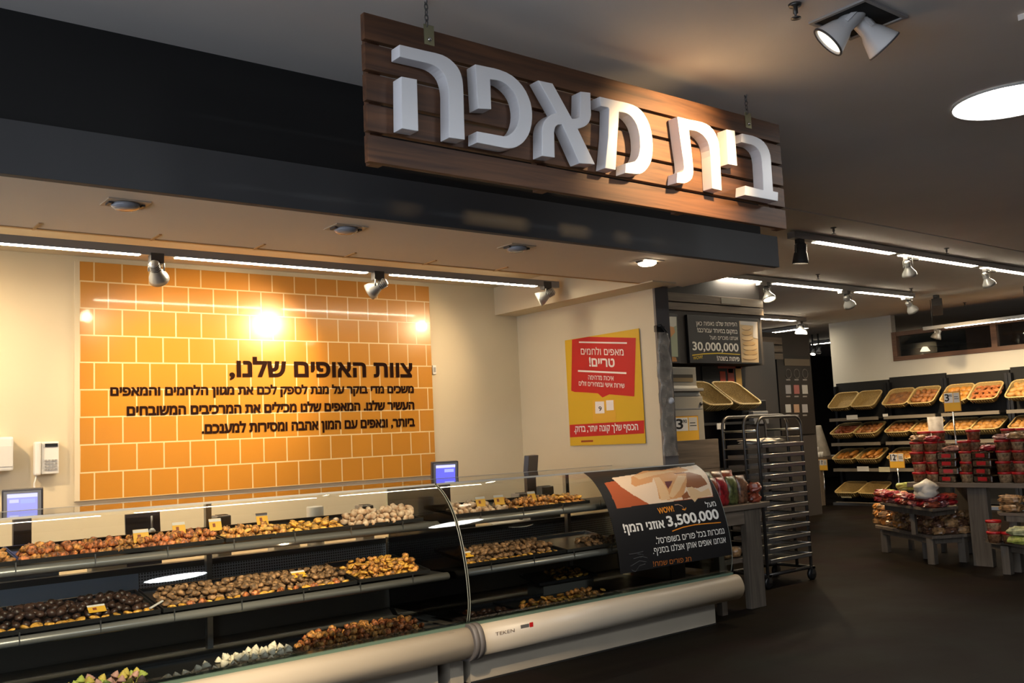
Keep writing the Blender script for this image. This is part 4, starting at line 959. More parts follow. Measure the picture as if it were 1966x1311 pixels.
# ------------------------------------------------------------------ staff side of the counter
wk = MB(); wk.box(-1.2, 5.98, 6.31, 7.05, .83, .86)
solo('work_counter', wk.box(-1.2, 5.98, 6.33, 7.03, .0, .83), mat('counter_beige_laminate', (.62, .49, .32), .45), 'long satin work counter behind the glass cases', 'counter')
def scale(x, y, label, yaw, scr, dark=False, hd=1.33, zc=.86):
    t = thing('weighing_scale', label, 'scale', (x, y, zc), 'counter scales')
    part('base', MB().box(x-.17, x+.17, y-.12, y+.12, zc, zc+.07), M_GREYP, t, .01)
    part('platter', MB().box(x-.18, x+.18, y-.13, y+.13, zc+.08, zc+.095), M_STEEL, t, .004)
    part('post', MB().box(x-.05, x+.05, y+.05, y+.09, zc+.07, hd-.05), mat('scale_post_dark', (.05, .04, .045), .5), t)
    mt = Matrix.Translation((x, y+.05, hd)) @ Matrix.Rotation(yaw, 4, 'Z') @ Matrix.Rotation(.12, 4, 'X')
    d = part('display', MB().obox(mt, .225, .045, .175), mat('scale_bezel_dark', (.05, .045, .05), .4), t, .006)
    def sub(n, mm, mb): o = bpy.data.objects.new(n, mb.mesh(n, mm, wloc(d))); COL.objects.link(o); o.parent = d
    if not dark:
        sub('bezel', M_GREYP, MB().obox(mt @ Matrix.Translation((0, -.0235, 0)), .205, .003, .155))
        sub('screen', scr, MB().obox(mt @ Matrix.Translation((0, -.0255, .005)), .165, .003, .115))
        sub('screen_bar', emis('screen_bar', (.75, .75, 1.0), .36), MB().obox(mt @ Matrix.Translation((0, -.0275, .05)), .165, .002, .022))
        sub('screen_field', emis('screen_field', (.45, .5, 1.0), .34), MB().obox(mt @ Matrix.Translation((.03, -.0275, .015)), .08, .002, .025))
        if scr is M_SCREENB: sub('screen_field', emis('screen_field_b', (.7, .7, 1.0), .34), MB().obox(mt @ Matrix.Translation((-.045, -.0275, .018)), .05, .002, .02))
    return t
p = onY(47, 966, 6.42); scale(p.x, 6.42, 'counter scale with a pale blue screen in front of the wall telephone', -.25, M_SCREENB, hd=p.z)
p = onY(860, 905, 6.42); scale(p.x, 6.42, 'counter scale with a deep blue screen at the right edge of the orange tiles', -.25, M_SCREEN, hd=p.z-.005)
p = onY(1026, 891, 6.42); scale(p.x, 6.42, 'counter scale with a dark back-turned display near the side wall', .5, M_SCREEN, True, p.z-.01)
p = onY(605, 985, 6.42); solo('container', MB().lathe([(.058, 0), (.062, .01), (.062, .30), (.058, .305), (.055, .3)], Matrix.Translation((p.x, 6.42, .86)), 20), M_WHITE, 'white cylindrical container on the counter under the orange tiles', 'container')
p = onY(275, 1003, 6.42); t = thing('dark_board', 'small dark board leaning on the counter behind the reddish pastries', 'board', (p.x, 6.42, .86))
part('panel', MB().obox(Matrix.Translation((p.x, 6.42, 1.04)) @ Matrix.Rotation(-.1, 4, 'X'), .22, .015, .36), mat('dark_blue_board', (.03, .028, .045), .4), t)
p2 = onY(291, 1003, 6.40); solo('spoon', MB().tube([(p2.x, 6.395, 1.20), (p2.x, 6.395, 1.12)], .006).lathe([(0, 0), (.02, .012), (.022, .03), (.01, .045)], Matrix.Translation((p2.x, 6.39, 1.075)), 12), M_WHITE, 'white spoon in front of the small dark board', 'spoon')
p = onY(972, 995, 6.42); t = thing('serving_plate', 'large white oval plate tipped up behind the right case middle shelf', 'plate', (p.x, 6.40, .862))
part('dish', MB().lathe([(0, 0), (.16, 0), (.235, .025), (.235, .03), (.155, .008), (0, .008)], Matrix.Translation((p.x, 6.42, p.z-.03)) @ Matrix.Rotation(.25, 4, 'X'), 36), M_WHITE, t)
part('foot', MB().lathe([(.09, 0), (.07, max(.01, p.z-.90))], Matrix.Translation((p.x, 6.42, .86)), 24), M_GREYP, t)
for i, (px, py, w, h, lab) in enumerate(((425, 965, .10, .20, 'grey till printer on the counter left of the white container'), (1000, 940, .12, .16, 'small grey till machine left of the dark display'), (1045, 945, .14, .20, 'grey card machine below the dark display'), (545, 1000, .20, .07, 'low pale box on the counter left of the white container'), (700, 965, .10, .18, 'clear tumbler stack on the counter at the right of the tiles'), (210, 1000, .24, .07, 'low metal pan on the counter beside the dark board'))):
    p = onY(px, py, 6.45); t = thing('counter_device', lab, 'device', (p.x, 6.45, .86), 'devices on the work counter')
    part('body', MB().box(p.x-w/2, p.x+w/2, 6.40, 6.52, .86, .96+h), M_GREYP if i != 3 else M_PAPER, t, .01)
    part('top_slot', MB().box(p.x-w*.35, p.x+w*.35, 6.42, 6.48, .96+h, .964+h), M_SPOTD if i != 5 else M_STEEL, t)
# ------------------------------------------------------------------ end of the side wall: bags on a hook
t = thing('bag_hook', 'dark hook with clear plastic bags on the grey end of the side wall', 'bag hook', (6.13, 5.55, 1.5))
p = onY(1270, 632, 5.55)
part('hook', MB().tube([(p.x-.06, 5.575, p.z+.02), (p.x-.03, 5.53, p.z+.03), (p.x+.02, 5.52, p.z-.02), (p.x+.01, 5.53, p.z-.05)], .012).obox(Matrix.Translation((p.x-.02, 5.555, p.z)), .10, .03, .05), M_BLK, t)
rows = []
for i in range(15):
    zz = p.z-.03-i*.075; w = .05+.035*min(1, i/3)+.012*math.sin(i*1.9); rows.append([(p.x+.005+w*math.cos(a)+.012*math.sin(i*2.3), 5.545-.022*math.sin(a)*(1+.4*math.sin(i+a)), zz) for a in np.linspace(0, 2*PI, 14)])
part('plastic_bags', MB().sheet(rows), mat('cloudy_plastic_bag', (.30, .26, .21), .2, nscale=14, namt=.5, bump=.6, alpha=.55), t)
part('bag_knot', MB().lathe([(0, -.03), (.025, -.01), (.03, .02), (.01, .04)], Matrix.Translation((p.x+.03, 5.53, p.z-.62)) @ Matrix.Rotation(.9, 4, 'Y'), 12), mat('pale_bag', (.45, .45, .46), .3), t)

# ------------------------------------------------------------------ dark bulkhead with slats and the pita board
YBK = 7.8
bx1 = onY(1460, 600, YBK).x
struct('bulkhead', MB().box(6.2, bx1, YBK, YBK+.35, 2.40, CEIL), M_DARKP)
struct('wall_panel', MB().box(6.2, onY(1490, 720, 8.1).x, 8.1, 8.2, 0, 2.75), M_DARKP)
sb = thing('slat_band', 'band of grey-brown wooden slats above the pita board', 'slats', ((7+bx1)/2, YBK, 3.02))
for z0, z1 in ((3.055, 3.145), (3.16, 3.265)):
    part('slat', MB().box(7.2, bx1+.02, YBK-.035, YBK-.001, z0, z1), M_GREYW, sb, .003)
part('name_plate', MB().box(onY(1380, 580, YBK).x, onY(1416, 580, YBK).x, YBK-.042, YBK-.036, 3.175, 3.25), mat('plate_grey', (.22, .20, .17), .4), sb)
YPB = YBK-.045
def PB(px, py, d=0): p = onY(px, py, YPB-d); return (p.x, p.y, p.z)
bz0, bz1 = onY(1400, 698, YPB).z, onY(1400, 609, YPB).z
bxa, bxb = onY(1322, 650, YPB).x, onY(1460, 650, YPB).x
pb = thing('pita_board', 'dark lit board about 30,000,000 pitas with a photo of stacked pitas', 'signboard', ((bxa+bxb)/2, YBK, bz0))
part('board', MB().box(bxa, bxb, YPB, YBK-.001, bz0, bz1), mat('board_charcoal', (.014, .014, .017), .5), pb, .004)
def ybpoly(name, pts, m, par, d): return flatpoly(name, pts, m, par, lambda a, b, c: PB(a, b, c), d)
ybpoly('photo', [(1419, 616), (1454, 618), (1457, 696), (1424, 695.5)], mat('photo_pale_beige', (.62, .47, .28), .5), pb, .002)
ybpoly('photo_backdrop', [(1421, 616.2), (1453, 618), (1455, 650), (1446, 648), (1446, 625), (1421, 623)], mat('photo_white_cloth', (.62, .60, .58), .5), pb, .003)
for i, (cx, cyy, rx) in enumerate(((1433, 629, 9), (1434, 639, 10), (1435, 649, 11), (1438, 659, 12), (1440, 668, 13), (1441, 677, 13), (1440, 686, 14))):
    ybpoly('pita', [(cx+rx*math.cos(a), cyy+4.2*math.sin(a)) for a in np.linspace(0, 2*PI, 18, endpoint=False)], mat('photo_pita', (.66, .44, .20), .5) if i % 2 else mat('photo_pita_light', (.74, .53, .28), .5), pb, .004+.0008*i+.0004)
    ybpoly('pita_shadow', [(cx+rx*math.cos(a), cyy+1.2+4.4*math.sin(a)) for a in np.linspace(0, 2*PI, 14, endpoint=False)], mat('photo_pita_brown', (.30, .16, .06), .5), pb, .004+.0008*i)
def btext(tx, x0, x1, y0, y1, h, m, bo, rtl=True, ref='\u05dd'):
    a = Vector(PB(x0, y0, .006)); b = Vector(PB(x1, y1, .006)); hh = Vector(PB(x0, y0-h, .006)).z-a.z; w = b.x-a.x
    text_part('lettering', tx, lambda s, q: (a.x+s, a.y, a.z+(b.z-a.z)*s/w+q), w, hh, m, pb, bo, ref, rtl)
btext('הפיתות שלנו נאפות כאן', 1336.5, 1415, 624.5, 626.5, 7.5, M_BTXT, .012)
btext('במקום במיוחד עבורכם!', 1339, 1416, 637.5, 640.5, 7.5, M_BTXT, .012)
btext('אנחנו מוכרים מעל', 1363, 1417, 651.5, 653, 6.5, M_BTXT, .0)
btext('30,000,000', 1330, 1418.5, 672.5, 675.5, 17, M_BTXT, .025, False, '0')
btext('פיתות בשנה!', 1377, 1420, 692, 693.5, 8, M_BTXT, .02)
btext('WOW!', 1331, 1349, 691, 688, 6.5, M_YTXT, .01, False, 'O')
ybpoly('underline', [(1329, 681), (1350, 678.3), (1380, 677), (1421, 679.8), (1421, 681), (1380, 679), (1350, 680.3), (1329, 683)], M_YTXT, pb, .005)
b2 = thing('photo_board', 'narrow lit food photo board left of the pita board, partly behind the wall end', 'signboard', (onY(1290, 650, YPB).x, YBK, bz0), None)
xa_, xb_ = onY(1262, 650, YPB).x, onY(1303, 650, YPB).x
part('board', MB().box(xa_, xb_, YPB, YBK-.001, bz0-.005, bz1+.01), M_BLKP, b2, .004)
ybpoly('photo', [(1264, 607), (1299, 608), (1302, 685), (1266, 684)], mat('photo_green_grey', (.36, .40, .28), .5), b2, .002)
ybpoly('photo_backdrop', [(1270, 607.2), (1298.5, 608), (1298.5, 625), (1288, 630), (1272, 622)], mat('photo_white_sky', (.72, .72, .64), .5), b2, .003)
ybpoly('bread', [(1274, 632), (1285, 626), (1294, 628), (1296, 638), (1286, 650), (1288, 662), (1278, 664), (1272, 650)], mat('photo_bread', (.62, .30, .10), .5), b2, .004)
ybpoly('bread', [(1272, 690), (1285, 684), (1298, 686), (1300, 694), (1274, 695)], mat('photo_bread_dark', (.45, .20, .05), .5), b2, .004)

# ------------------------------------------------------------------ bread slicer behind a wood screen
YM_ = 6.46
mx0, mx1 = 7.04, 7.55
t = thing('bread_slicer', 'tall pale grey bread slicing machine behind the low wooden screen', 'machine', ((mx0+mx1)/2, 6.75, 0))
MP = mat('slicer_pale_grey', (.36, .33, .27), .4)
part('body', MB().box(mx0+.04, mx1+.02, YM_, 7.05, 0, 1.93), MP, t, .012)
part('hood', MB().xprism([(YM_, 1.93), (YM_+.05, 2.04), (YM_+.05, 2.23), (7.05, 2.23), (7.05, 1.93)], mx0+.02, mx1), MP, t, .008)
part('hood_slot', MB().box(mx0+.04, mx1-.06, YM_+.045, YM_+.055, 2.08, 2.155), mat('slot_dark', (.07, .06, .045), .4), t)
part('slot_window', MB().box(mx0+.04, mx1-.06, YM_+.043, YM_+.046, 2.08, 2.12), mat('slot_amber', (.30, .22, .12), .3), t)
part('ledge', MB().box(mx0+.02, mx1+.01, YM_-.03, YM_+.06, 1.98, 2.01), mat('slicer_ledge', (.42, .39, .33), .35), t, .006)
part('panel_seam', MB().box(mx0+.05, mx1+.01, YM_-.004, YM_, 1.80, 1.81), M_GREYP, t)
part('latch', MB().lathe([(.018, 0), (.018, .015), (0, .018)], Matrix.Translation((mx1-.02, YM_, 1.85)) @ Matrix.Rotation(PI/2, 4, 'X'), 12), M_SPOTD, t)
scr_ = thing('wooden_screen', 'low grey-brown wooden screen in front of the bread slicer', 'partition', (7.35, 6.4, 0))
for k in range(5): part('board', MB().box(7.02, 7.66, 6.37, 6.42, .005+k*.297, .005+k*.297+.294), M_GREYW, scr_, .003)
part('side_board', MB().box(7.62, 7.66, 6.42, 7.0, 0, 1.48), M_GREYWY, scr_)
def pricecard(c, w, h, label, big, small, axis='Y', pole=0, group='yellow and white price cards'):
    """upright card: white upper half with a price, yellow lower half; faces -Y or -X"""
    c = Vector(c); t = thing('price_sign', label, 'price sign', (c.x, c.y, c.z-h/2-pole), group)
    u = Vector((1, 0, 0)) if axis == 'Y' else Vector((0, -1, 0)); n = Vector((0, -1, 0)) if axis == 'Y' else Vector((-1, 0, 0))
    def slab(a0, a1, z0, z1, d0, d1):
        P = [c+u*a+n*d+Vector((0, 0, z)) for d in (d0, d1) for a, z in ((a0, z0), (a1, z0), (a1, z1), (a0, z1))]
        return MB().add(P, [(0, 3, 2, 1), (4, 5, 6, 7), (0, 1, 5, 4), (1, 2, 6, 5), (2, 3, 7, 6), (3, 0, 4, 7)])
    part('frame', slab(-w/2, w/2, -h/2, h/2, -.004, .0), mat('price_sign_frame', (.28, .13, .04), .5), t)
    part('yellow_face', slab(-w/2+.006, w/2-.006, -h/2+.006, h/2-.006, 0, .002), M_YEL, t)
    part('price_panel', slab(-w*.44, w*.06, -h*.05, h*.44, .002, .003), M_PAPER, t)
    part('info_panel', slab(w*.10, w*.44, -h*.05, h*.44, .002, .003), mat('card_grey_white', (.6, .56, .5), .7), t)
    part('info_lines', slab(w*.14, w*.40, h*.12, h*.15, .003, .004).add(slab(w*.14, w*.36, h*.22, h*.25, .003, .004).v, slab(0, 1, 0, 1, 0, 1).f), M_CHALK, t)
    text_part('price_number', big, lambda s, q: tuple(c+u*(-w*.41+s)+n*.0045+Vector((0, 0, h*.02+q))), w*(.27 if len(big) == 1 else .36), h*.38, M_BLKP, t, .02, '0', False)
    text_part('price_number', small, lambda s, q: tuple(c+u*((-w*.14 if len(big) == 1 else -w*.06)+s)+n*.0045+Vector((0, 0, h*.24+q))), w*(.16 if len(big) == 1 else .1), h*.13, M_BLKP, t, .01, '0', False)
    if pole: part('pole', MB().tube([c+Vector((0, 0, -h/2-pole)), c+Vector((0, 0, -h/2))], .008), M_CHROME, t)
    return t
p = onY(1324, 824, 6.40); pricecard((p.x, 6.44, p.z), .37, .27, 'price sign reading 3.90 on the bread slicer above the wooden screen', '3', '90')

# ------------------------------------------------------------------ baskets and breads
def basket_proto():
    t = thing('bread_basket', 'tan wicker bread basket', 'basket', (0, 0, 0), 'wicker bread baskets')
    def ring(w, l, z, r=.09, n=5):
        P = []
        for cx, cyy, a0 in ((l/2-r, w/2-r, 0), (-l/2+r, w/2-r, 90), (-l/2+r, -w/2+r, 180), (l/2-r, -w/2+r, 270)):
            for k in range(n+1): a = math.radians(a0+90*k/n); P.append((cx+r*math.cos(a), cyy+r*math.sin(a), z))
        return P
    R = [ring(.38, .36, 0), ring(.44, .43, .06), ring(.49, .50, .13)]
    mb = MB(); n = len(R[0])
    for i in range(2): mb.add(R[i]+R[i+1], [(k, (k+1) % n, n+(k+1) % n, n+k) for k in range(n)], 0, True)
    mb.add(R[0], [list(range(n))])
    q = [ring(.37, .35, .008), ring(.475, .485, .13)]
    mb.add(q[0]+q[1], [(k, (k+1) % n, n+(k+1) % n, n+k) for k in range(n)], 0, True); mb.add(q[0], [list(range(n))])
    part('body', mb, M_WICK, t)
    part('rim', MB().tube(ring(.49, .50, .135), .013, 6, closed=True), M_WRIM, t)
    rb = MB()
    for k in range(9): y = -.18+k*.045; rb.tube([(-.205, y, .03), (-.245, y, .115)], .006, 5)
    part('front_ribs', rb, M_WRIM, t)
    return t
random.seed(5)
B_BUN = [me('bun', rnd_ball(.062, .6, .06), mat('bun_golden', (.52, .22, .035), .45, nscale=9, namt=.4, rnd=.15))]
B_ROLL = [me('bread_roll', blob(elip(.042, .5), .15, .0, 10, 9, .05), mat('roll_brown', (.34, .13, .035), .5, nscale=12, namt=.5, rnd=.2))]
B_PALE = [me('pale_roll', blob(elip(.045, .5), .15, .0, 10, 9, .05), mat('roll_pale', (.48, .23, .055), .5, nscale=12, namt=.35, rnd=.15))]
B_RED = [me('dark_roll', blob(elip(.036, .5), .16, .0, 10, 9, .06), mat('roll_reddish', (.24, .06, .022), .5, nscale=12, namt=.5, rnd=.2))]
B_LONG = [me('long_roll', blob(elip(.036, .35), .27, .012, 10, 12, .03, .08), mat('roll_long_orange', (.50, .20, .035), .45, nscale=12, namt=.4, rnd=.15))]
B_FLAT = [me('flat_bread', rnd_ball(.075, .22, .06), mat('flat_bread_brown', (.30, .13, .04), .55, nscale=12, namt=.45, rnd=.15))]
def torus(R, r, m):
    mb = MB(); mb.tube([(R*math.cos(a), R*math.sin(a), r) for a in np.linspace(0, 2*PI, 18, endpoint=False)], r, 8, closed=True); return mb.mesh('bread_ring', m)
B_RING = [torus(.062, .021, mat('ring_reddish', (.48, .15, .04), .45, nscale=14, namt=.4, rnd=.2))]
proto = basket_proto(); used = [False]
def put_basket(mtx, label, breads=None, bname='', blabel='', bgroup='', n=12, bcat='bread'):
    if not used[0]: b = proto; b.matrix_world = mtx; b['label'] = label; used[0] = True
    else: b = dup(proto, None, mtx, label)
    if breads:
        k = 0; long = bname == 'long_roll'; st = .10 if bname in ('bun', 'bread_ring', 'flat_bread', 'pale_roll', 'bread_roll', 'dark_roll') else .08
        for L in range(2):
            for i in range(3 if not long else 1):
                for j in range(4 if not long else 5):
                    if L == 1 and (random.random() < .35 or j == 3): continue
                    k += 1
                    if k > n: break
                    o = bpy.data.objects.new(bname, random.choice(breads)); COL.objects.link(o)
                    x = (-.125+i*.125) if not long else 0; y = -.155+j*.103+(.04 if L else 0) if not long else -.15+j*.075
                    rz = random.uniform(-.5, .5)+(0 if long else random.uniform(0, PI))
                    o.matrix_world = mtx @ Matrix.Translation((x+random.uniform(-.015, .015), y+random.uniform(-.01, .01), .060+L*.062)) @ Euler((random.uniform(-.15, .15), random.uniform(-.15, .15), rz*.3 if long else rz)).to_matrix().to_4x4() @ Matrix.Scale(1.12, 4)
                    tag(o, blabel, bcat, bgroup)
    return b
GX = 16.4; GY = [10.9, 9.75, 8.64, 7.51, 6.38, 5.25]; GZ = [.06, .70, 1.19, 1.665]
for u in range(5):
    y1, y0 = GY[u], GY[u+1]
    nm = ['first (leftmost)', 'second', 'third', 'fourth', 'fifth'][u]
    t = thing('bread_gondola', nm+' black shelf unit of the bread wall under the white parapet', 'shelf unit', (16.62, (y0+y1)/2, 0), 'black bread shelf units')
    part('back_panel', MB().box(16.80, 16.86, y0+.01, y1-.01, 0, 2.36+(.035 if u % 2 else 0)), M_BLACK, t)
    for yy in (y0+.03, y1-.03): part('upright', MB().box(16.70, 16.80, yy-.025, yy+.025, 0, 2.30), M_BLK, t)
    part('base', MB().box(GX+.02, 16.80, y0+.01, y1-.01, 0, .06), M_BLK, t)
    for k, z in enumerate(GZ):
        sh = part('shelf', MB().box(GX+.03, 16.72, y0+.06, y1-.06, z-.03, z), M_SHELF, t)
        o = bpy.data.objects.new('price_rail', MB().box(GX, GX+.03, y0+.06, y1-.06, z-.055, z+.005).mesh('price_rail', mat('price_rail_taupe', (.20, .17, .13), .45), wloc(sh))); COL.objects.link(o); o.parent = sh
    part('kick_rail', MB().box(GX-.02, GX+.02, y0+.01, y1-.01, .0, .05), M_STEEL, t)
BK = [(3, 0, None), (3, 1, ('FLAT', 'ROLL')), (3, 2, ('BUN', 'RING')), (3, 3, ('PALE', 'BUN')), (2, 0, ('RED', 'ROLL')), (2, 1, ('ROLL', 'PALE')), (2, 2, ('PALE', 'PALE')), (2, 3, ('PALE', None)), (1, 0, ('LONG', 'LONG')), (1, 1, ('BUN', 'PALE')), (0, 0, None)]
KINDS_ = {'FLAT': (B_FLAT, 'flat_bread', 'flat brown bread'), 'ROLL': (B_ROLL, 'bread_roll', 'brown bread roll'), 'BUN': (B_BUN, 'bun', 'golden bun'), 'RING': (B_RING, 'bread_ring', 'reddish ring-shaped bread'), 'PALE': (B_PALE, 'pale_roll', 'pale bread roll'), 'RED': (B_RED, 'dark_roll', 'reddish-brown roll'), 'LONG': (B_LONG, 'long_roll', 'long orange roll')}
LV = {3: 'top shelf', 2: 'second shelf', 1: 'third shelf', 0: 'bottom shelf'}; UN = ['first', 'second', 'third', 'fourth']
for lv, u, kk in BK:
    for s in range(2):
        y = GY[u]-.06-.26-s*.50
        z = GZ[lv]+.045
        th = math.radians(36 if lv == 3 else 24 if lv == 2 else 22)
        mtx = Matrix.Translation((GX+.20, y, z+.12*math.sin(th)+.06+(.07 if lv == 3 else 0))) @ Matrix.Rotation(-th, 4, 'Y') @ Matrix.Rotation(0, 4, 'Z')
        k = kk[s] if kk else None; side = ['left', 'right'][s]; pl = f'{side} basket on the {LV[lv]} of the {UN[u]} bread unit'
        b = KINDS_[k] if k else (None, '', '')
        put_basket(mtx, ('empty tan ' if not k else 'tan ')+pl+(f', holding {b[2]}s' if k and b[2][-1] != 'd' else ', holding breads' if k else ''), b[0], b[1], f'{b[2]} in the {pl}', f'{b[2]} in {side} basket, {LV[lv]}, {UN[u]} unit', 12)
def shelf_tag(px, py, w, h, label, m=None):
    p = onX(px, py, GX-.004); solo('shelf_label', MB().box(GX-.012, GX-.002, p.y-w/2, p.y+w/2, p.z-h/2, p.z+h/2), m or M_PAPER, label, 'label', 'shelf edge labels')
shelf_tag(1636, 801, .23, .085, 'white label on the top shelf edge under the empty baskets')
shelf_tag(1700, 797, .10, .05, 'small pale label on the top shelf edge of the second bread unit')
shelf_tag(1657, 900, .24, .09, 'white label on the third shelf edge of the first bread unit')
shelf_tag(1698, 901, .22, .09, 'yellowish label on the third shelf edge right of the white one', mat('label_cream', (.55, .50, .34), .6))
shelf_tag(1625, 950, .22, .11, 'yellowish label below the bottom shelf baskets', mat('label_cream2', (.55, .48, .28), .6))
p = onX(1580, 892, 16.2); pricecard((16.2, p.y, p.z), .20, .22, 'small price sign reading 11 hanging left of the bread units', '11', '90', 'X', .69)
# basket pair on the shelf beside the bread slicer
t = thing('basket_shelf', 'dark shelf unit with two empty baskets right of the bread slicer', 'shelf unit', (8.75, 7.5, 0))
part('back_panel', MB().box(7.7, 9.45, 7.78, 7.82, 0, 1.95), M_BLK, t)
for zz in (.5, 1.1, 1.66): 
    sh = part('shelf', MB().box(7.7, 9.45, 7.28, 7.78, zz-.03, zz), M_SHELF, t)
for xx in (7.72, 9.43): part('upright', MB().box(xx-.02, xx+.02, 7.70, 7.78, 0, 1.9), M_BLK, t)
part('price_tag', MB().box(onY(1384, 812, 7.27).x-.07, onY(1384, 812, 7.27).x+.07, 7.27, 7.279, 1.58, 1.65), M_PAPER, t)
for i, px in enumerate((1350, 1406)):
    p = onY(px, 785, 7.5); th = math.radians(36)
    mtx = Matrix.Translation((p.x, 7.50, 1.66+.24)) @ Matrix.Rotation(PI/2, 4, 'Z') @ Matrix.Rotation(-th, 4, 'Y')
    put_basket(mtx, ['empty tan wicker basket right beside the bread slicer', 'empty tan wicker basket second from the bread slicer'][i])
t = thing('wall_picture', 'dark picture with red and orange lit cups above the two empty baskets', 'picture', (onY(1395, 725, 8.09).x, 8.09, 2.1))
Yp = 8.085; q = lambda px, py: onY(px, py, Yp)
a = q(1350, 746); b = q(1428, 702)
part('backing', MB().box(a.x, b.x, Yp, 8.099, a.z, b.z), M_BLK, t)
for x0, x1, y0, y1, mm in ((1383, 1392, 713, 734, mat('print_red', (.55, .06, .02), .4)), (1398, 1408, 708, 736, mat('print_red_dark', (.48, .05, .02), .4)), (1398, 1407, 708, 716, mat('print_orange', (.7, .25, .03), .4)), (1414, 1422, 703, 742, mat('print_amber', (.75, .42, .08), .4)), (1378, 1424, 703, 707, mat('print_red_strip', (.40, .06, .03), .4))):
    a = q(x0, y1); b = q(x1, y0); part('print_shape', MB().box(a.x, b.x, Yp-.004, Yp-.001, a.z, b.z), mm, t)
# small dark box and grey bits on the shelf right of the baskets
p = onY(1447, 760, 7.6); t = thing('storage_box', 'black box on the shelf right of the two empty baskets', 'box', (9.75, 7.7, 0))
part('cabinet', MB().box(9.5, 10.05, 7.45, 7.95, 0, 1.62), M_DARKP, t); part('box', MB().box(9.52, 10.0, 7.5, 7.9, 1.62, 1.92), M_BLK, t, .01); part('lower_box', MB().box(9.62, 9.92, 7.42, 7.5, 1.62, 1.78), M_GREYP, t, .01)

# ------------------------------------------------------------------ small table at the end of the counter
t = thing('display_table', 'grey-brown wooden table at the right end of the display case', 'table', (6.85, 5.75, 0))
part('tabletop', MB().box(6.46, 7.20, 5.44, 6.05, .865, .91), M_GREYW, t, .004)
part('apron', MB().box(6.50, 7.10, 5.47, 5.49, .74, .865), M_GREYW, t)
for lx0, lx1, ly0, ly1 in ((6.86, 7.07, 5.46, 5.52), (6.47, 6.54, 5.46, 5.52), (6.47, 6.54, 5.97, 6.03), (7.0, 7.07, 5.97, 6.03)): part('leg', MB().box(lx0, lx1, ly0, ly1, 0, .865), M_DKWOOD, t, .003)
part('lower_shelf', MB().box(6.50, 6.95, 5.53, 6.0, .40, .43), M_GREYW, t)
def bag(w, d, h, m, name='snack_bag', crumple=.08, pw=.45):
    """sealed plastic bag: a soft box pinched at the top"""
    vs = []; fs = []; n = 14; S = 7
    for i in range(S+1):
        tt = i/S; k = (min(1, .80+1.2*tt) if tt < .3 else 1.0 if tt < .75 else 1-(tt-.75)/.25*.12); kd = k*(1 if tt < .68 else max(.06, 1-(tt-.68)/.32*.96))
        for j in range(n):
            a = 2*PI*j/n; c, s = math.cos(a), math.sin(a); f = 1+crumple*(random.random()-.5)
            vs.append((w/2*k*math.copysign(abs(c)**pw, c)*f, d/2*kd*math.copysign(abs(s)**pw, s)*f, h*tt))
    for i in range(S):
        for j in range(n): j2 = (j+1) % n; fs.append((i*n+j, i*n+j2, (i+1)*n+j2, (i+1)*n+j))
    fs.append(list(range(n))[::-1]); fs.append([S*n+j for j in range(n)])
    mb = MB(); mb.add(vs, fs, 0, True); return mb.mesh(name, m)
def pillow(w, d, h, m, name='packet', crumple=.12):
    mb = rnd_ball(.5, .5, crumple, 14, 8); mb.v = [(math.copysign(abs(x*2)**.6, x)*w/2, math.copysign(abs(y*2)**.6, y)*d/2, z*h/.5) for x, y, z in mb.v]
    if crumple >= .4: mb.sm = [False]*len(mb.sm)
    return mb.mesh(name, m)
random.seed(21)
def place(me_, x, y, z, rz, label, cat, group, name, rx=0, sc=1):
    o = bpy.data.objects.new(name, me_); COL.objects.link(o); o.location = (x, y, z); o.rotation_euler = (rx, 0, rz); o.scale = (sc, sc, sc); return tag(o, label, cat, group)
SB = [bag(.145, .11, .25, m_, 'snack_bag', .32, .75) for m_ in (M_DKRED, M_NUT, M_MIXG, M_BERRY)]
k = 0
for r in range(2):
    for c in range(4):
        place(SB[(c*3+r*2+r) % 4], 6.56+c*.135, 5.58+r*.16, .911+(0 if r == 0 else 0), random.uniform(-.2, .2), ['front', 'back'][r]+' row snack bag in red and green tones, '+['leftmost', 'second', 'third', 'rightmost'][c]+', on the counter-end table', 'snack bag', 'snack bags on the counter-end table', 'snack_bag', 0, 1.0 if r == 0 else 1.18)
SP = pillow(.13, .11, .085, M_DKRED, 'packet', .45)
for i in range(4): place(SP, 7.10+(i % 2)*.02, 5.52+(i//2)*.14+.02, .911+(i % 2)*.09, random.uniform(0, 3), 'small red packet heaped at the right end of the counter-end table', 'packet', 'red packets on the counter-end table', 'snack_packet')
SPn = pillow(.16, .13, .10, M_BISC)
for i in range(3): place(SPn, 6.62+i*.14, 5.64, .431, .3*i, 'biscuit packet on the lower shelf of the counter-end table', 'packet', 'packets on the lower shelf', 'biscuit_packet')

# ------------------------------------------------------------------ bakery rack
rx0, rx1, ry0, ry1 = 7.80, 8.52, 5.98, 6.42
t = thing('bakery_rack', 'tall wheeled steel bakery rack full of baking trays behind the counter-end table', 'rack', ((rx0+rx1)/2, (ry0+ry1)/2, 0))
def hoop(y, h): 
    r = .10; P = [(rx0, y, .12), (rx0, y, h-r)]+[(rx0+r-r*math.cos(a), y, h-r+r*math.sin(a)) for a in np.linspace(.2, PI/2, 6)]+[(rx1-r+r*math.sin(a), y, h-r+r*math.cos(a)) for a in np.linspace(0, PI/2-.2, 6)]+[(rx1, y, h-r), (rx1, y, .12)]
    return MB().tube(P, .0165, 10)
for y, h in ((ry0, 1.68), (ry0+.17, 1.70), (ry1, 1.70)): part('hoop', hoop(y, h), M_DKSTEEL, t)
part('base_frame', MB().tube([(rx0, ry0, .13), (rx1, ry0, .13), (rx1, ry1, .13), (rx0, ry1, .13)], .018, 8, closed=True), M_DKSTEEL, t)
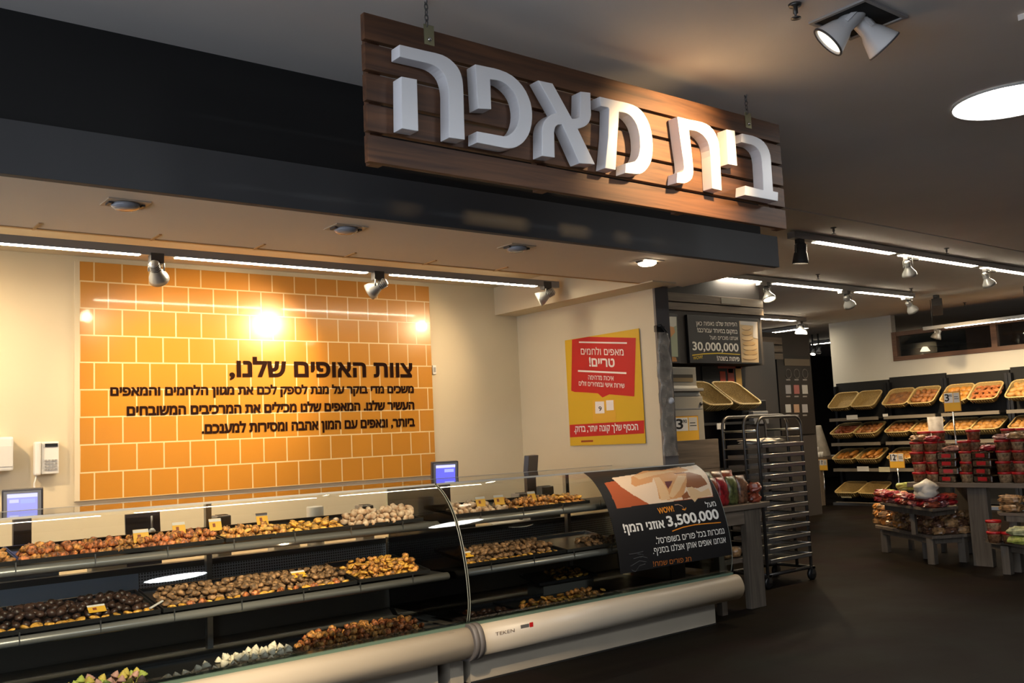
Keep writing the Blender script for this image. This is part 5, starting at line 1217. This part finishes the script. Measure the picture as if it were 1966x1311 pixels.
for x, y in ((rx0, ry0), (rx1, ry0), (rx1, ry1), (rx0, ry1)):
    w = part('caster', MB().lathe([(.035, -.018), (.06, -.015), (.06, .015), (.035, .018)], Matrix.Translation((x, y, .06)) @ Matrix.Rotation(PI/2, 4, 'X'), 18), M_BLK, t)
    o = bpy.data.objects.new('caster_fork', MB().box(x-.02, x+.02, y-.03, y-.02, .06, .14).box(x-.02, x+.02, y+.02, y+.03, .06, .14).box(x-.03, x+.03, y-.03, y+.03, .115, .135).mesh('caster_fork', M_DKSTEEL, wloc(w))); COL.objects.link(o); o.parent = w
NT = 13
for k in range(NT):
    z = .24+k*.103
    for x in (rx0, rx1): part('runner', MB().box(x-.012, x+.012, ry0, ry1, z-.006, z+.002), M_STEEL, t)
part('top_bars', MB().tube([(rx0, ry0, 1.55), (rx0, ry1, 1.55)], .012).tube([(rx1, ry0, 1.55), (rx1, ry1, 1.55)], .012), M_STEEL, t)
TM_ = mat('baking_tray_grey', (.42, .40, .37), .28, .8)
tr0 = None
for k in range(NT-1):
    z = .244+k*.103; mb = MB(); x0, x1, y0, y1 = rx0+.016, rx1-.016, ry0-.03, ry1-.03
    mb.box(x0, x1, y0, y1, z, z+.003)
    for q in ((x0, x1, y0, y0+.004), (x0, x1, y1-.004, y1), (x0, x0+.004, y0, y1), (x1-.004, x1, y0, y1)): mb.box(*q, z, z+.034)
    mb.tube([(x0, y0, z+.034), (x1, y0, z+.034)], .007, 6).tube([(x1, y0, z+.034), (x1, y1, z+.034)], .007, 6)
    if tr0 is None: tr0 = solo('baking_tray', mb, TM_, 'grey baking tray on the lowest runner of the bakery rack', 'tray', 'baking trays in the rack'); zb = tr0.location.z
    else:
        o = tr0.copy(); COL.objects.link(o); o.location.z = zb+k*.103; o['label'] = 'grey baking tray on the '+['', 'second', 'third', 'fourth', 'fifth', 'sixth', 'seventh', 'eighth', 'ninth', 'tenth', 'eleventh', 'twelfth'][k]+' runner from the bottom of the bakery rack'
place(pillow(.50, .36, .06, M_WBAG, 'plastic_sheet', .5), 8.08, 6.16, .244+12*.103-.10+.105-.10+.026, .2, 'white plastic sheet bundled on the top tray of the bakery rack', 'plastic sheet', None, 'plastic_sheet')

# ------------------------------------------------------------------ dark column with framed pictures, and what stands in the gap
YC = 10.0
cx0, cx1 = 12.4, onY(1560, 740, YC).x
struct('column_1', MB().box(cx0, cx1, YC, YC+.9, 0, onY(1535, 641, YC).z), M_DARKP)
sb2 = thing('slat_band', 'short weathered slats at the top of the dark column', 'slats', (13.9, YC, 2.8))
for y0, y1 in ((648, 661), (664, 676), (679, 690)):
    z1, z0 = onY(1480, y0, YC).z, onY(1480, y1, YC).z
    part('slat', MB().box(cx0, onY(1497, 660, YC).x, YC-.05, YC-.001, z0, z1), M_GREYW, sb2)
pn = thing('picture_panel', 'black panel with a grid of small product pictures on the dark column', 'picture', (onY(1527, 740, YC).x, YC, 1.5))
a = onY(1499, 836, YC); b = onY(1553, 690, YC)
part('panel', MB().box(a.x, b.x, YC-.03, YC-.001, a.z, b.z+.06), M_BLKP, pn)
a2 = onY(1503, 702, YC); b2_ = onY(1550, 690, YC)
part('header', MB().box(a2.x, b2_.x, YC-.045, YC-.03, a2.z, b2_.z), mat('header_brown_wood', (.14, .11, .075), .5), pn)
for r, (y0, y1) in enumerate(((711, 724), (739, 756), (776, 792))):
    for c, xx in enumerate((1513, 1529, 1545)):
        p0 = onY(xx-4.5, y1, YC-.03); p1 = onY(xx+4.5, y0, YC-.03)
        if r == 0: part('emblem', MB().tube([((p0.x+p1.x)/2+.08*math.cos(k), YC-.034, (p0.z+p1.z)/2+.08*math.sin(k)) for k in np.linspace(0, 2*PI, 16, endpoint=False)], .008, 5, closed=True), mat('emblem_grey', (.13, .12, .11), .5), pn)
        else: part('jar_picture', MB().box(p0.x, p1.x, YC-.036, YC-.031, p0.z, p1.z), [mat('pic_white', (.45, .44, .42), .5), mat('pic_brown', (.40, .25, .16), .5), mat('pic_grey', (.33, .32, .33), .5), mat('pic_red', (.36, .12, .11), .5)][(r*2+c) % 4], pn)
        p2 = onY(xx, y1+5, YC-.03); part('caption', MB().box(p2.x-.06, p2.x+.06, YC-.034, YC-.031, p2.z-.012, p2.z+.012), mat('caption_grey', (.25, .24, .23), .5), pn)
# goods in the gap behind the column
t = thing('snack_shelf', 'tall dark snack shelf in the gap between the column and the bread units', 'shelf unit', (17.2, 12.6, 0))
part('back_panel', MB().box(16.6, 18.4, 12.9, 12.95, 0, 2.2), M_BLK, t)
for zz in (.3, .8, 1.25, 1.66): part('shelf', MB().box(16.6, 18.4, 12.5, 12.9, zz-.03, zz), M_SHELF, t)
GB = [bag(.22, .14, .30, m_, 'crisp_bag') for m_ in (mat('crisp_orange', (.55, .17, .03), .35), mat('crisp_yellow', (.60, .40, .06), .35), mat('crisp_red', (.42, .04, .03), .35), mat('crisp_dark', (.12, .05, .06), .35))]
for zi, zz in enumerate((.3, .8, 1.25, 1.66)):
    for c in range(6): place(GB[(c*5+zi*3) % 4], 16.75+c*.28, 12.66, zz, 0, 'colourful snack bag on the dark shelf behind the column, '+['lowest', 'second', 'third', 'top'][zi]+' level', 'snack bag', 'snack bags on the '+['lowest', 'second', 'third', 'top'][zi]+' level of the dark shelf', 'crisp_bag')
# table with white cups and a cone
t = thing('cup_table', 'wooden table of white cups left of the bread units', 'table', (16.75, 11.55, 0))
tz = .93
part('tabletop', MB().box(16.15, 17.5, 11.05, 12.05, tz-.06, tz), M_GREYWY, t)
for x, y in ((16.2, 11.1), (16.2, 12.0), (17.4, 11.1), (17.4, 12.0)): part('leg', MB().box(x-.05, x+.10, y-.1, y+.05, 0, tz-.06), M_GREYWY, t)
CUP = MB().lathe([(0, 0), (.032, 0), (.045, .10), (.041, .10), (.03, .008), (0, .008)], Matrix(), 14).mesh('cup', M_PAPER)
for r in range(3):
    for c in range(9): place(CUP, 16.22+r*.10, 11.10+c*.105, tz, 0, 'white cup standing in rows on the wooden cup table', 'cup', 'white cups on the cup table', 'white_cup')
CL = MB().lathe([(0, 0), (.032, 0), (.045, .10), (.041, .10), (.03, .008), (0, .008)], Matrix(), 14)
for r in range(2):
    for c in range(8): place(CUP, 16.25+r*.10, 11.15+c*.105, tz+.101, 0, 'white cup stacked in the upper layer on the cup table', 'cup', 'stacked white cups on the cup table', 'white_cup')
p = onX(1569, 830, 16.62)
solo('paper_cone', MB().lathe([(0, 0), (.19, .005), (.20, .02), (.06, .58), (.05, .62), (0, .625)], Matrix.Translation((16.68, p.y, tz)), 18), mat('cone_pale_cloth', (.46, .41, .33), .7, nscale=8, namt=.15), 'pale cone standing on the cup table', 'cone')

# ------------------------------------------------------------------ tiered display tables at the right edge
TZ = .885
ct = thing('display_table', 'large grey-brown display table at the right edge stacked with red-lidded tubs', 'table', (10.7, 5.0, 0))
part('tabletop', MB().box(10.18, 11.30, 3.6, 5.80, TZ-.05, TZ), M_GREYWY, ct, .004)
for y0, y1 in ((4.94, 5.15), (3.65, 3.80)): part('leg', MB().box(10.24, 10.32, y0, y1, 0, TZ-.05), M_DKWOOD, ct, .004)
for y0, y1 in ((5.60, 5.75), (3.65, 3.80)): part('leg', MB().box(11.15, 11.25, y0, y1, 0, TZ-.05), M_DKWOOD, ct, .004)
def octa(pts, z, th, label, legs, lh=None):
    t = thing('low_table', label, 'table', (sum(p[0] for p in pts)/len(pts), sum(p[1] for p in pts)/len(pts), 0), 'low display tables')
    part('tabletop', MB().zprism(pts, z-th, z), M_GREYWY, t, .003)
    part('apron', MB().zprism([(x+(sum(p[0] for p in pts)/len(pts)-x)*.10, y+(sum(p[1] for p in pts)/len(pts)-y)*.10) for x, y in pts], z-th-.06, z-th), M_DKWOOD, t)
    for x, y in legs: part('leg', MB().box(x-.04, x+.04, y-.04, y+.04, 0, z-th-.0), M_DKWOOD, t, .003)
    return t
LZ = .315; MZ = .64
c1 = onZ(1680, 1008, LZ); c2 = onZ(1790, 1029, LZ); c3 = onZ(1868, 1023, LZ)
octa([(c1.x, c1.y), (c2.x, c2.y), (c3.x-.1, c3.y+.02), (10.55, 5.27), (10.60, 5.97), (c1.x+.10, c1.y+.03)], LZ, .035, 'low angular wooden table with biscuit bags in front of the large display table', [(c1.x-.02, c1.y-.14), (c2.x+.08, c2.y+.06), (10.50, 5.80), (10.46, 5.36)])
q1 = onZ(1690, 964, MZ); q2 = onZ(1790, 977, MZ)
ri = octa([(q1.x, q1.y), (q2.x, q2.y), (10.16, 5.22), (10.165, 5.84), (11.2, 5.84), (11.3, 6.45)], MZ, .03, 'raised wooden tier with red sweets standing over the low angular table', [])
for x, y, z0 in ((10.12, 5.72, LZ), (10.45, 5.92, LZ), (11.1, 5.92, 0), (11.15, 6.36, 0)): part('leg', MB().box(x-.025, x+.025, y-.025, y+.025, z0+.001, MZ-.03), M_DKWOOD, ri)
d1 = onZ(1890, 1034, LZ); d2 = onZ(1966, 1046, LZ)
octa([(d1.x+.02, d1.y), (d2.x, d2.y), (9.35, 3.6), (9.94, 3.5), (9.95, 4.75)], LZ, .035, 'low wooden table with green packs at the right edge of the view', [(9.62, 4.2), (9.60, 3.7), (9.88, 3.7), (9.88, 4.62)])
octa([(9.98, 3.5), (9.98, 4.7), (10.14, 4.8), (10.17, 3.5)], .60, .03, 'narrow raised wooden shelf table with pale biscuit packs at the right edge', [(10.07, 3.65), (10.07, 4.6)])
# red lidded tubs: stacks along the large table
def tub_proto(m, nm):
    t = thing('plastic_tub', nm, 'tub', (0, 0, 0), 'red-lidded tubs on the large table')
    part('tub', MB().lathe([(0, 0), (.060, 0), (.072, .085), (.072, .09)], Matrix(), 14), m, t)
    part('lid', MB().lathe([(.076, .088), (.077, .108), (.07, .112), (0, .112)], Matrix(), 14), M_REDL, t)
    return t
def box_proto(m):
    t = thing('cake_box', 'clear plastic cake box', 'box', (0, 0, 0), 'clear cake boxes on the large table')
    part('contents', MB().box(-.078, .078, -.10, .10, .004, .065), m, t, .01)
    part('cover', MB().box(-.085, .085, -.108, .108, 0, .082), M_CLEAR, t, .012)
    part('label', MB().box(-.0875, -.0855, -.05, .05, .02, .06), M_REDL, t)
    return t
tp_ = [tub_proto(M_TUB, ''), tub_proto(M_TUBP, '')]; bp_ = [box_proto(M_BISC), box_proto(M_TUB), box_proto(M_TUBP)]
uset = {}
def use(pr, loc, rz, label):
    k = id(pr)
    if k in uset: o = dup(pr, loc, None, label)
    else: uset[k] = 1; o = pr; o.location = loc; o['label'] = label
    o.rotation_euler = (0, 0, rz)
TOPP = [pillow(.20, .16, .07, M_BISC, 'packet', .5), pillow(.18, .16, .06, M_BERRY, 'packet', .5), pillow(.20, .15, .06, mat('bagged_pink_sweets', (.42, .20, .15), .25, nscale=25, namt=.6), 'packet', .5)]
random.seed(31)
ORD = ['first', 'second', 'third', 'fourth', 'fifth', 'sixth', 'seventh', 'eighth', 'ninth', 'tenth', 'eleventh', 'twelfth']; LAY = ['bottom', 'second', 'third', 'fourth', 'top']
col = 0; y = 5.70
while y > 3.75:
    tubcol = col % 5 in (0, 1, 3)
    nl = [4, 4, 3, 4, 3, 4, 4, 4, 3, 4, 4, 4][col % 12]
    zz = TZ
    if tubcol:
        for L in range(nl): use(tp_[(col+L) % 2], (10.29+random.uniform(-.015, .015), y+random.uniform(-.012, .012), zz), random.uniform(0, 3), f'red-lidded tub, {LAY[L]} layer, {ORD[col % 12]} front stack from the left'); zz += .1125
        zz = TZ
        for L in range(min(5, nl+1)): use(tp_[(col+L+1) % 2], (10.47+random.uniform(-.015, .015), y+random.uniform(-.012, .012), zz), random.uniform(0, 3), f'red-lidded tub, {LAY[L]} layer, {ORD[col % 12]} back stack from the left'); zz += .1125
        y -= .165
    else:
        for L in range(nl+1): use(bp_[(col+L) % 3], (10.30, y-.03, zz), random.uniform(-.22, .22), f'clear cake box, {LAY[min(L, 4)]} layer, {ORD[col % 12]} front stack from the left'); zz += .0835
        zz = TZ
        for L in range(5): use(bp_[(col+L+1) % 3], (10.50, y-.03, zz), random.uniform(-.06, .06), f'clear cake box, {LAY[min(L, 4)]} layer, {ORD[col % 12]} back stack from the left'); zz += .0835
        y -= .225
    top_ = random.random()
    if top_ < .75: place(TOPP[col % 3], 10.30+random.uniform(-.02, .02), y+.15, TZ+(nl*.1125 if tubcol else (nl+1)*.0835)+.001, random.uniform(0, 3), 'crumpled clear packet lying on top of the front stacks on the large table', 'packet', 'clear packets on top of the front stacks', 'clear_packet')
    col += 1
# heap of red sweets, white bag, greens on the middle tier
RP = [pillow(.19, .14, .075, M_BERRY, 'packet', .4), pillow(.18, .14, .07, M_DKRED, 'packet', .45), pillow(.19, .13, .07, mat('clear_red_wrap', (.34, .12, .12), .2, nscale=18, namt=.7), 'packet', .4)]
for i in range(40):
    f = (i % 10)/9; b = i//10
    ex, ey = (q1.x+(q2.x-q1.x)*f/.8, q1.y+(q2.y-q1.y)*f/.8) if f < .8 else (q2.x+(10.12-q2.x)*(f-.8)/.2, q2.y+(5.30-q2.y)*(f-.8)/.2)
    place(RP[(i*7+b) % 3], ex+.09+(b % 2)*.13*(1 if f < .75 else .2), ey+.04+(b % 2)*.06, MZ+.001+(b//2)*.062, random.uniform(0, 3), 'glossy red sweet packet heaped on the raised wooden tier', 'packet', 'red sweet packets on the raised tier', 'sweet_packet', random.uniform(-.2, .2), random.uniform(.8, 1.05))
place(bag(.32, .24, .20, M_WBAG, 'white_bag', .35, .8), q2.x+.17, q2.y+.14, MZ+.10, .4, 'white knotted plastic bag on top of the red sweet packets', 'bag', None, 'white_bag')
GPk = pillow(.26, .12, .09, M_GREENP, 'packet', .4)
p = onZ(1738, 943, MZ+.12); place(GPk, p.x+.06, p.y, MZ+.13, -.9, 'yellow-green packet on top of the red sweets, left of the white bag', 'packet', 'green packets', 'green_packet')
p = onZ(1702, 950, MZ+.05); place(GPk, p.x+.08, p.y, MZ+.02, .3, 'green packet at the left corner of the raised tier', 'packet', 'green packets', 'green_packet')
p = onZ(1718, 930, MZ+.12); place(pillow(.20, .11, .10, mat('orange_packet', (.5, .2, .05), .35), 'packet', .4), 10.80, 6.22, MZ+.001, .3, 'orange packet behind the green packets', 'packet', None, 'orange_packet')
# biscuit bags on the low left table
BG = [pillow(.17, .13, .085, M_BISC, 'packet', .45), pillow(.17, .13, .08, M_NUT, 'packet', .45), pillow(.16, .12, .085, mat('bagged_orange_biscuits', (.50, .21, .05), .3, nscale=28, namt=.6), 'packet', .45)]
for L in range(3):
    for i in range(12):
        f = i/11
        ex, ey = (c1.x+(c2.x-c1.x)*f/.72, c1.y+(c2.y-c1.y)*f/.72) if f < .72 else (c2.x+(c3.x-.1-c2.x)*(f-.72)/.28, c2.y+(c3.y-c2.y)*(f-.72)/.28)
        for d in range(2):
            if L == 2 and d == 0: continue
            place(BG[2 if i < 4 and (i+L+d) % 2 else (i*5+L+d) % 2], ex+.12+d*.13*(1 if f < .7 else .3), ey+.0+d*.10, LZ+.001+L*.08, random.uniform(0, 3), 'clear bag of biscuits piled on the low angular table', 'biscuit bag', 'biscuit bags on the low angular table', 'biscuit_bag', random.uniform(-.15, .15), random.uniform(.85, 1.08))
# right low table: red boxes and green packs; right raised shelf: pale packs
GR = [pillow(.26, .20, .085, M_GREENP, 'packet', .4), pillow(.26, .20, .08, mat('bagged_pale_green', (.42, .42, .22), .35, nscale=25, namt=.4), 'packet', .4)]
for L in range(2):
    for i in range(4): place(GR[(i+L) % 2], 9.80, 4.42-i*.24, LZ+.001+L*.09, random.uniform(-.3, .3)+PI/2, 'yellow-green clear pack stacked on the low table at the right edge', 'packet', 'green packs on the right low table', 'green_pack')
for i in range(3): use(tp_[i % 2], (9.83, 4.70-.15*(i//2), LZ+.1125*(i % 2)), 0, ['lower red-lidded tub at the left end of the right low table', 'upper red-lidded tub at the left end of the right low table', 'red-lidded tub second from the left on the right low table'][i])
PK = pillow(.24, .16, .09, M_BISC, 'packet', .45)
for L in range(2):
    for i in range(5): place(PK, 10.075, 4.62-i*.25, .601+L*.085, PI/2+random.uniform(-.15, .15), 'pale biscuit pack stacked on the narrow raised table at the right edge', 'packet', 'biscuit packs on the raised table', 'biscuit_pack')
# price signs and a rolled paper tube among the tubs
p = onX(1828, 771, 10.60); pricecard((10.60, p.y, p.z), .20, .225, 'price sign reading 3.90 on a thin pole above the red-lidded tubs', '3', '90', 'X', p.z-.1125-TZ)
p = onX(1722, 884, 10.95); pricecard((10.95, p.y, p.z), .20, .19, 'price sign reading 12.90 left of the red-lidded tubs', '12', '90', 'X', p.z-.095-MZ)
p = onX(1792, 815, 10.75); solo('paper_tube', MB().lathe([(0, 0), (.075, 0), (.085, p.z+.09-TZ), (.07, p.z+.09-TZ), (.068, p.z+.06-TZ), (0, p.z+.05-TZ)], Matrix.Translation((10.80, p.y, TZ)), 18), mat('paper_tube_grey', (.30, .27, .24), .5, nscale=10, namt=.3), 'tall grey paper-wrapped tube standing behind the red-lidded tubs', 'tube')
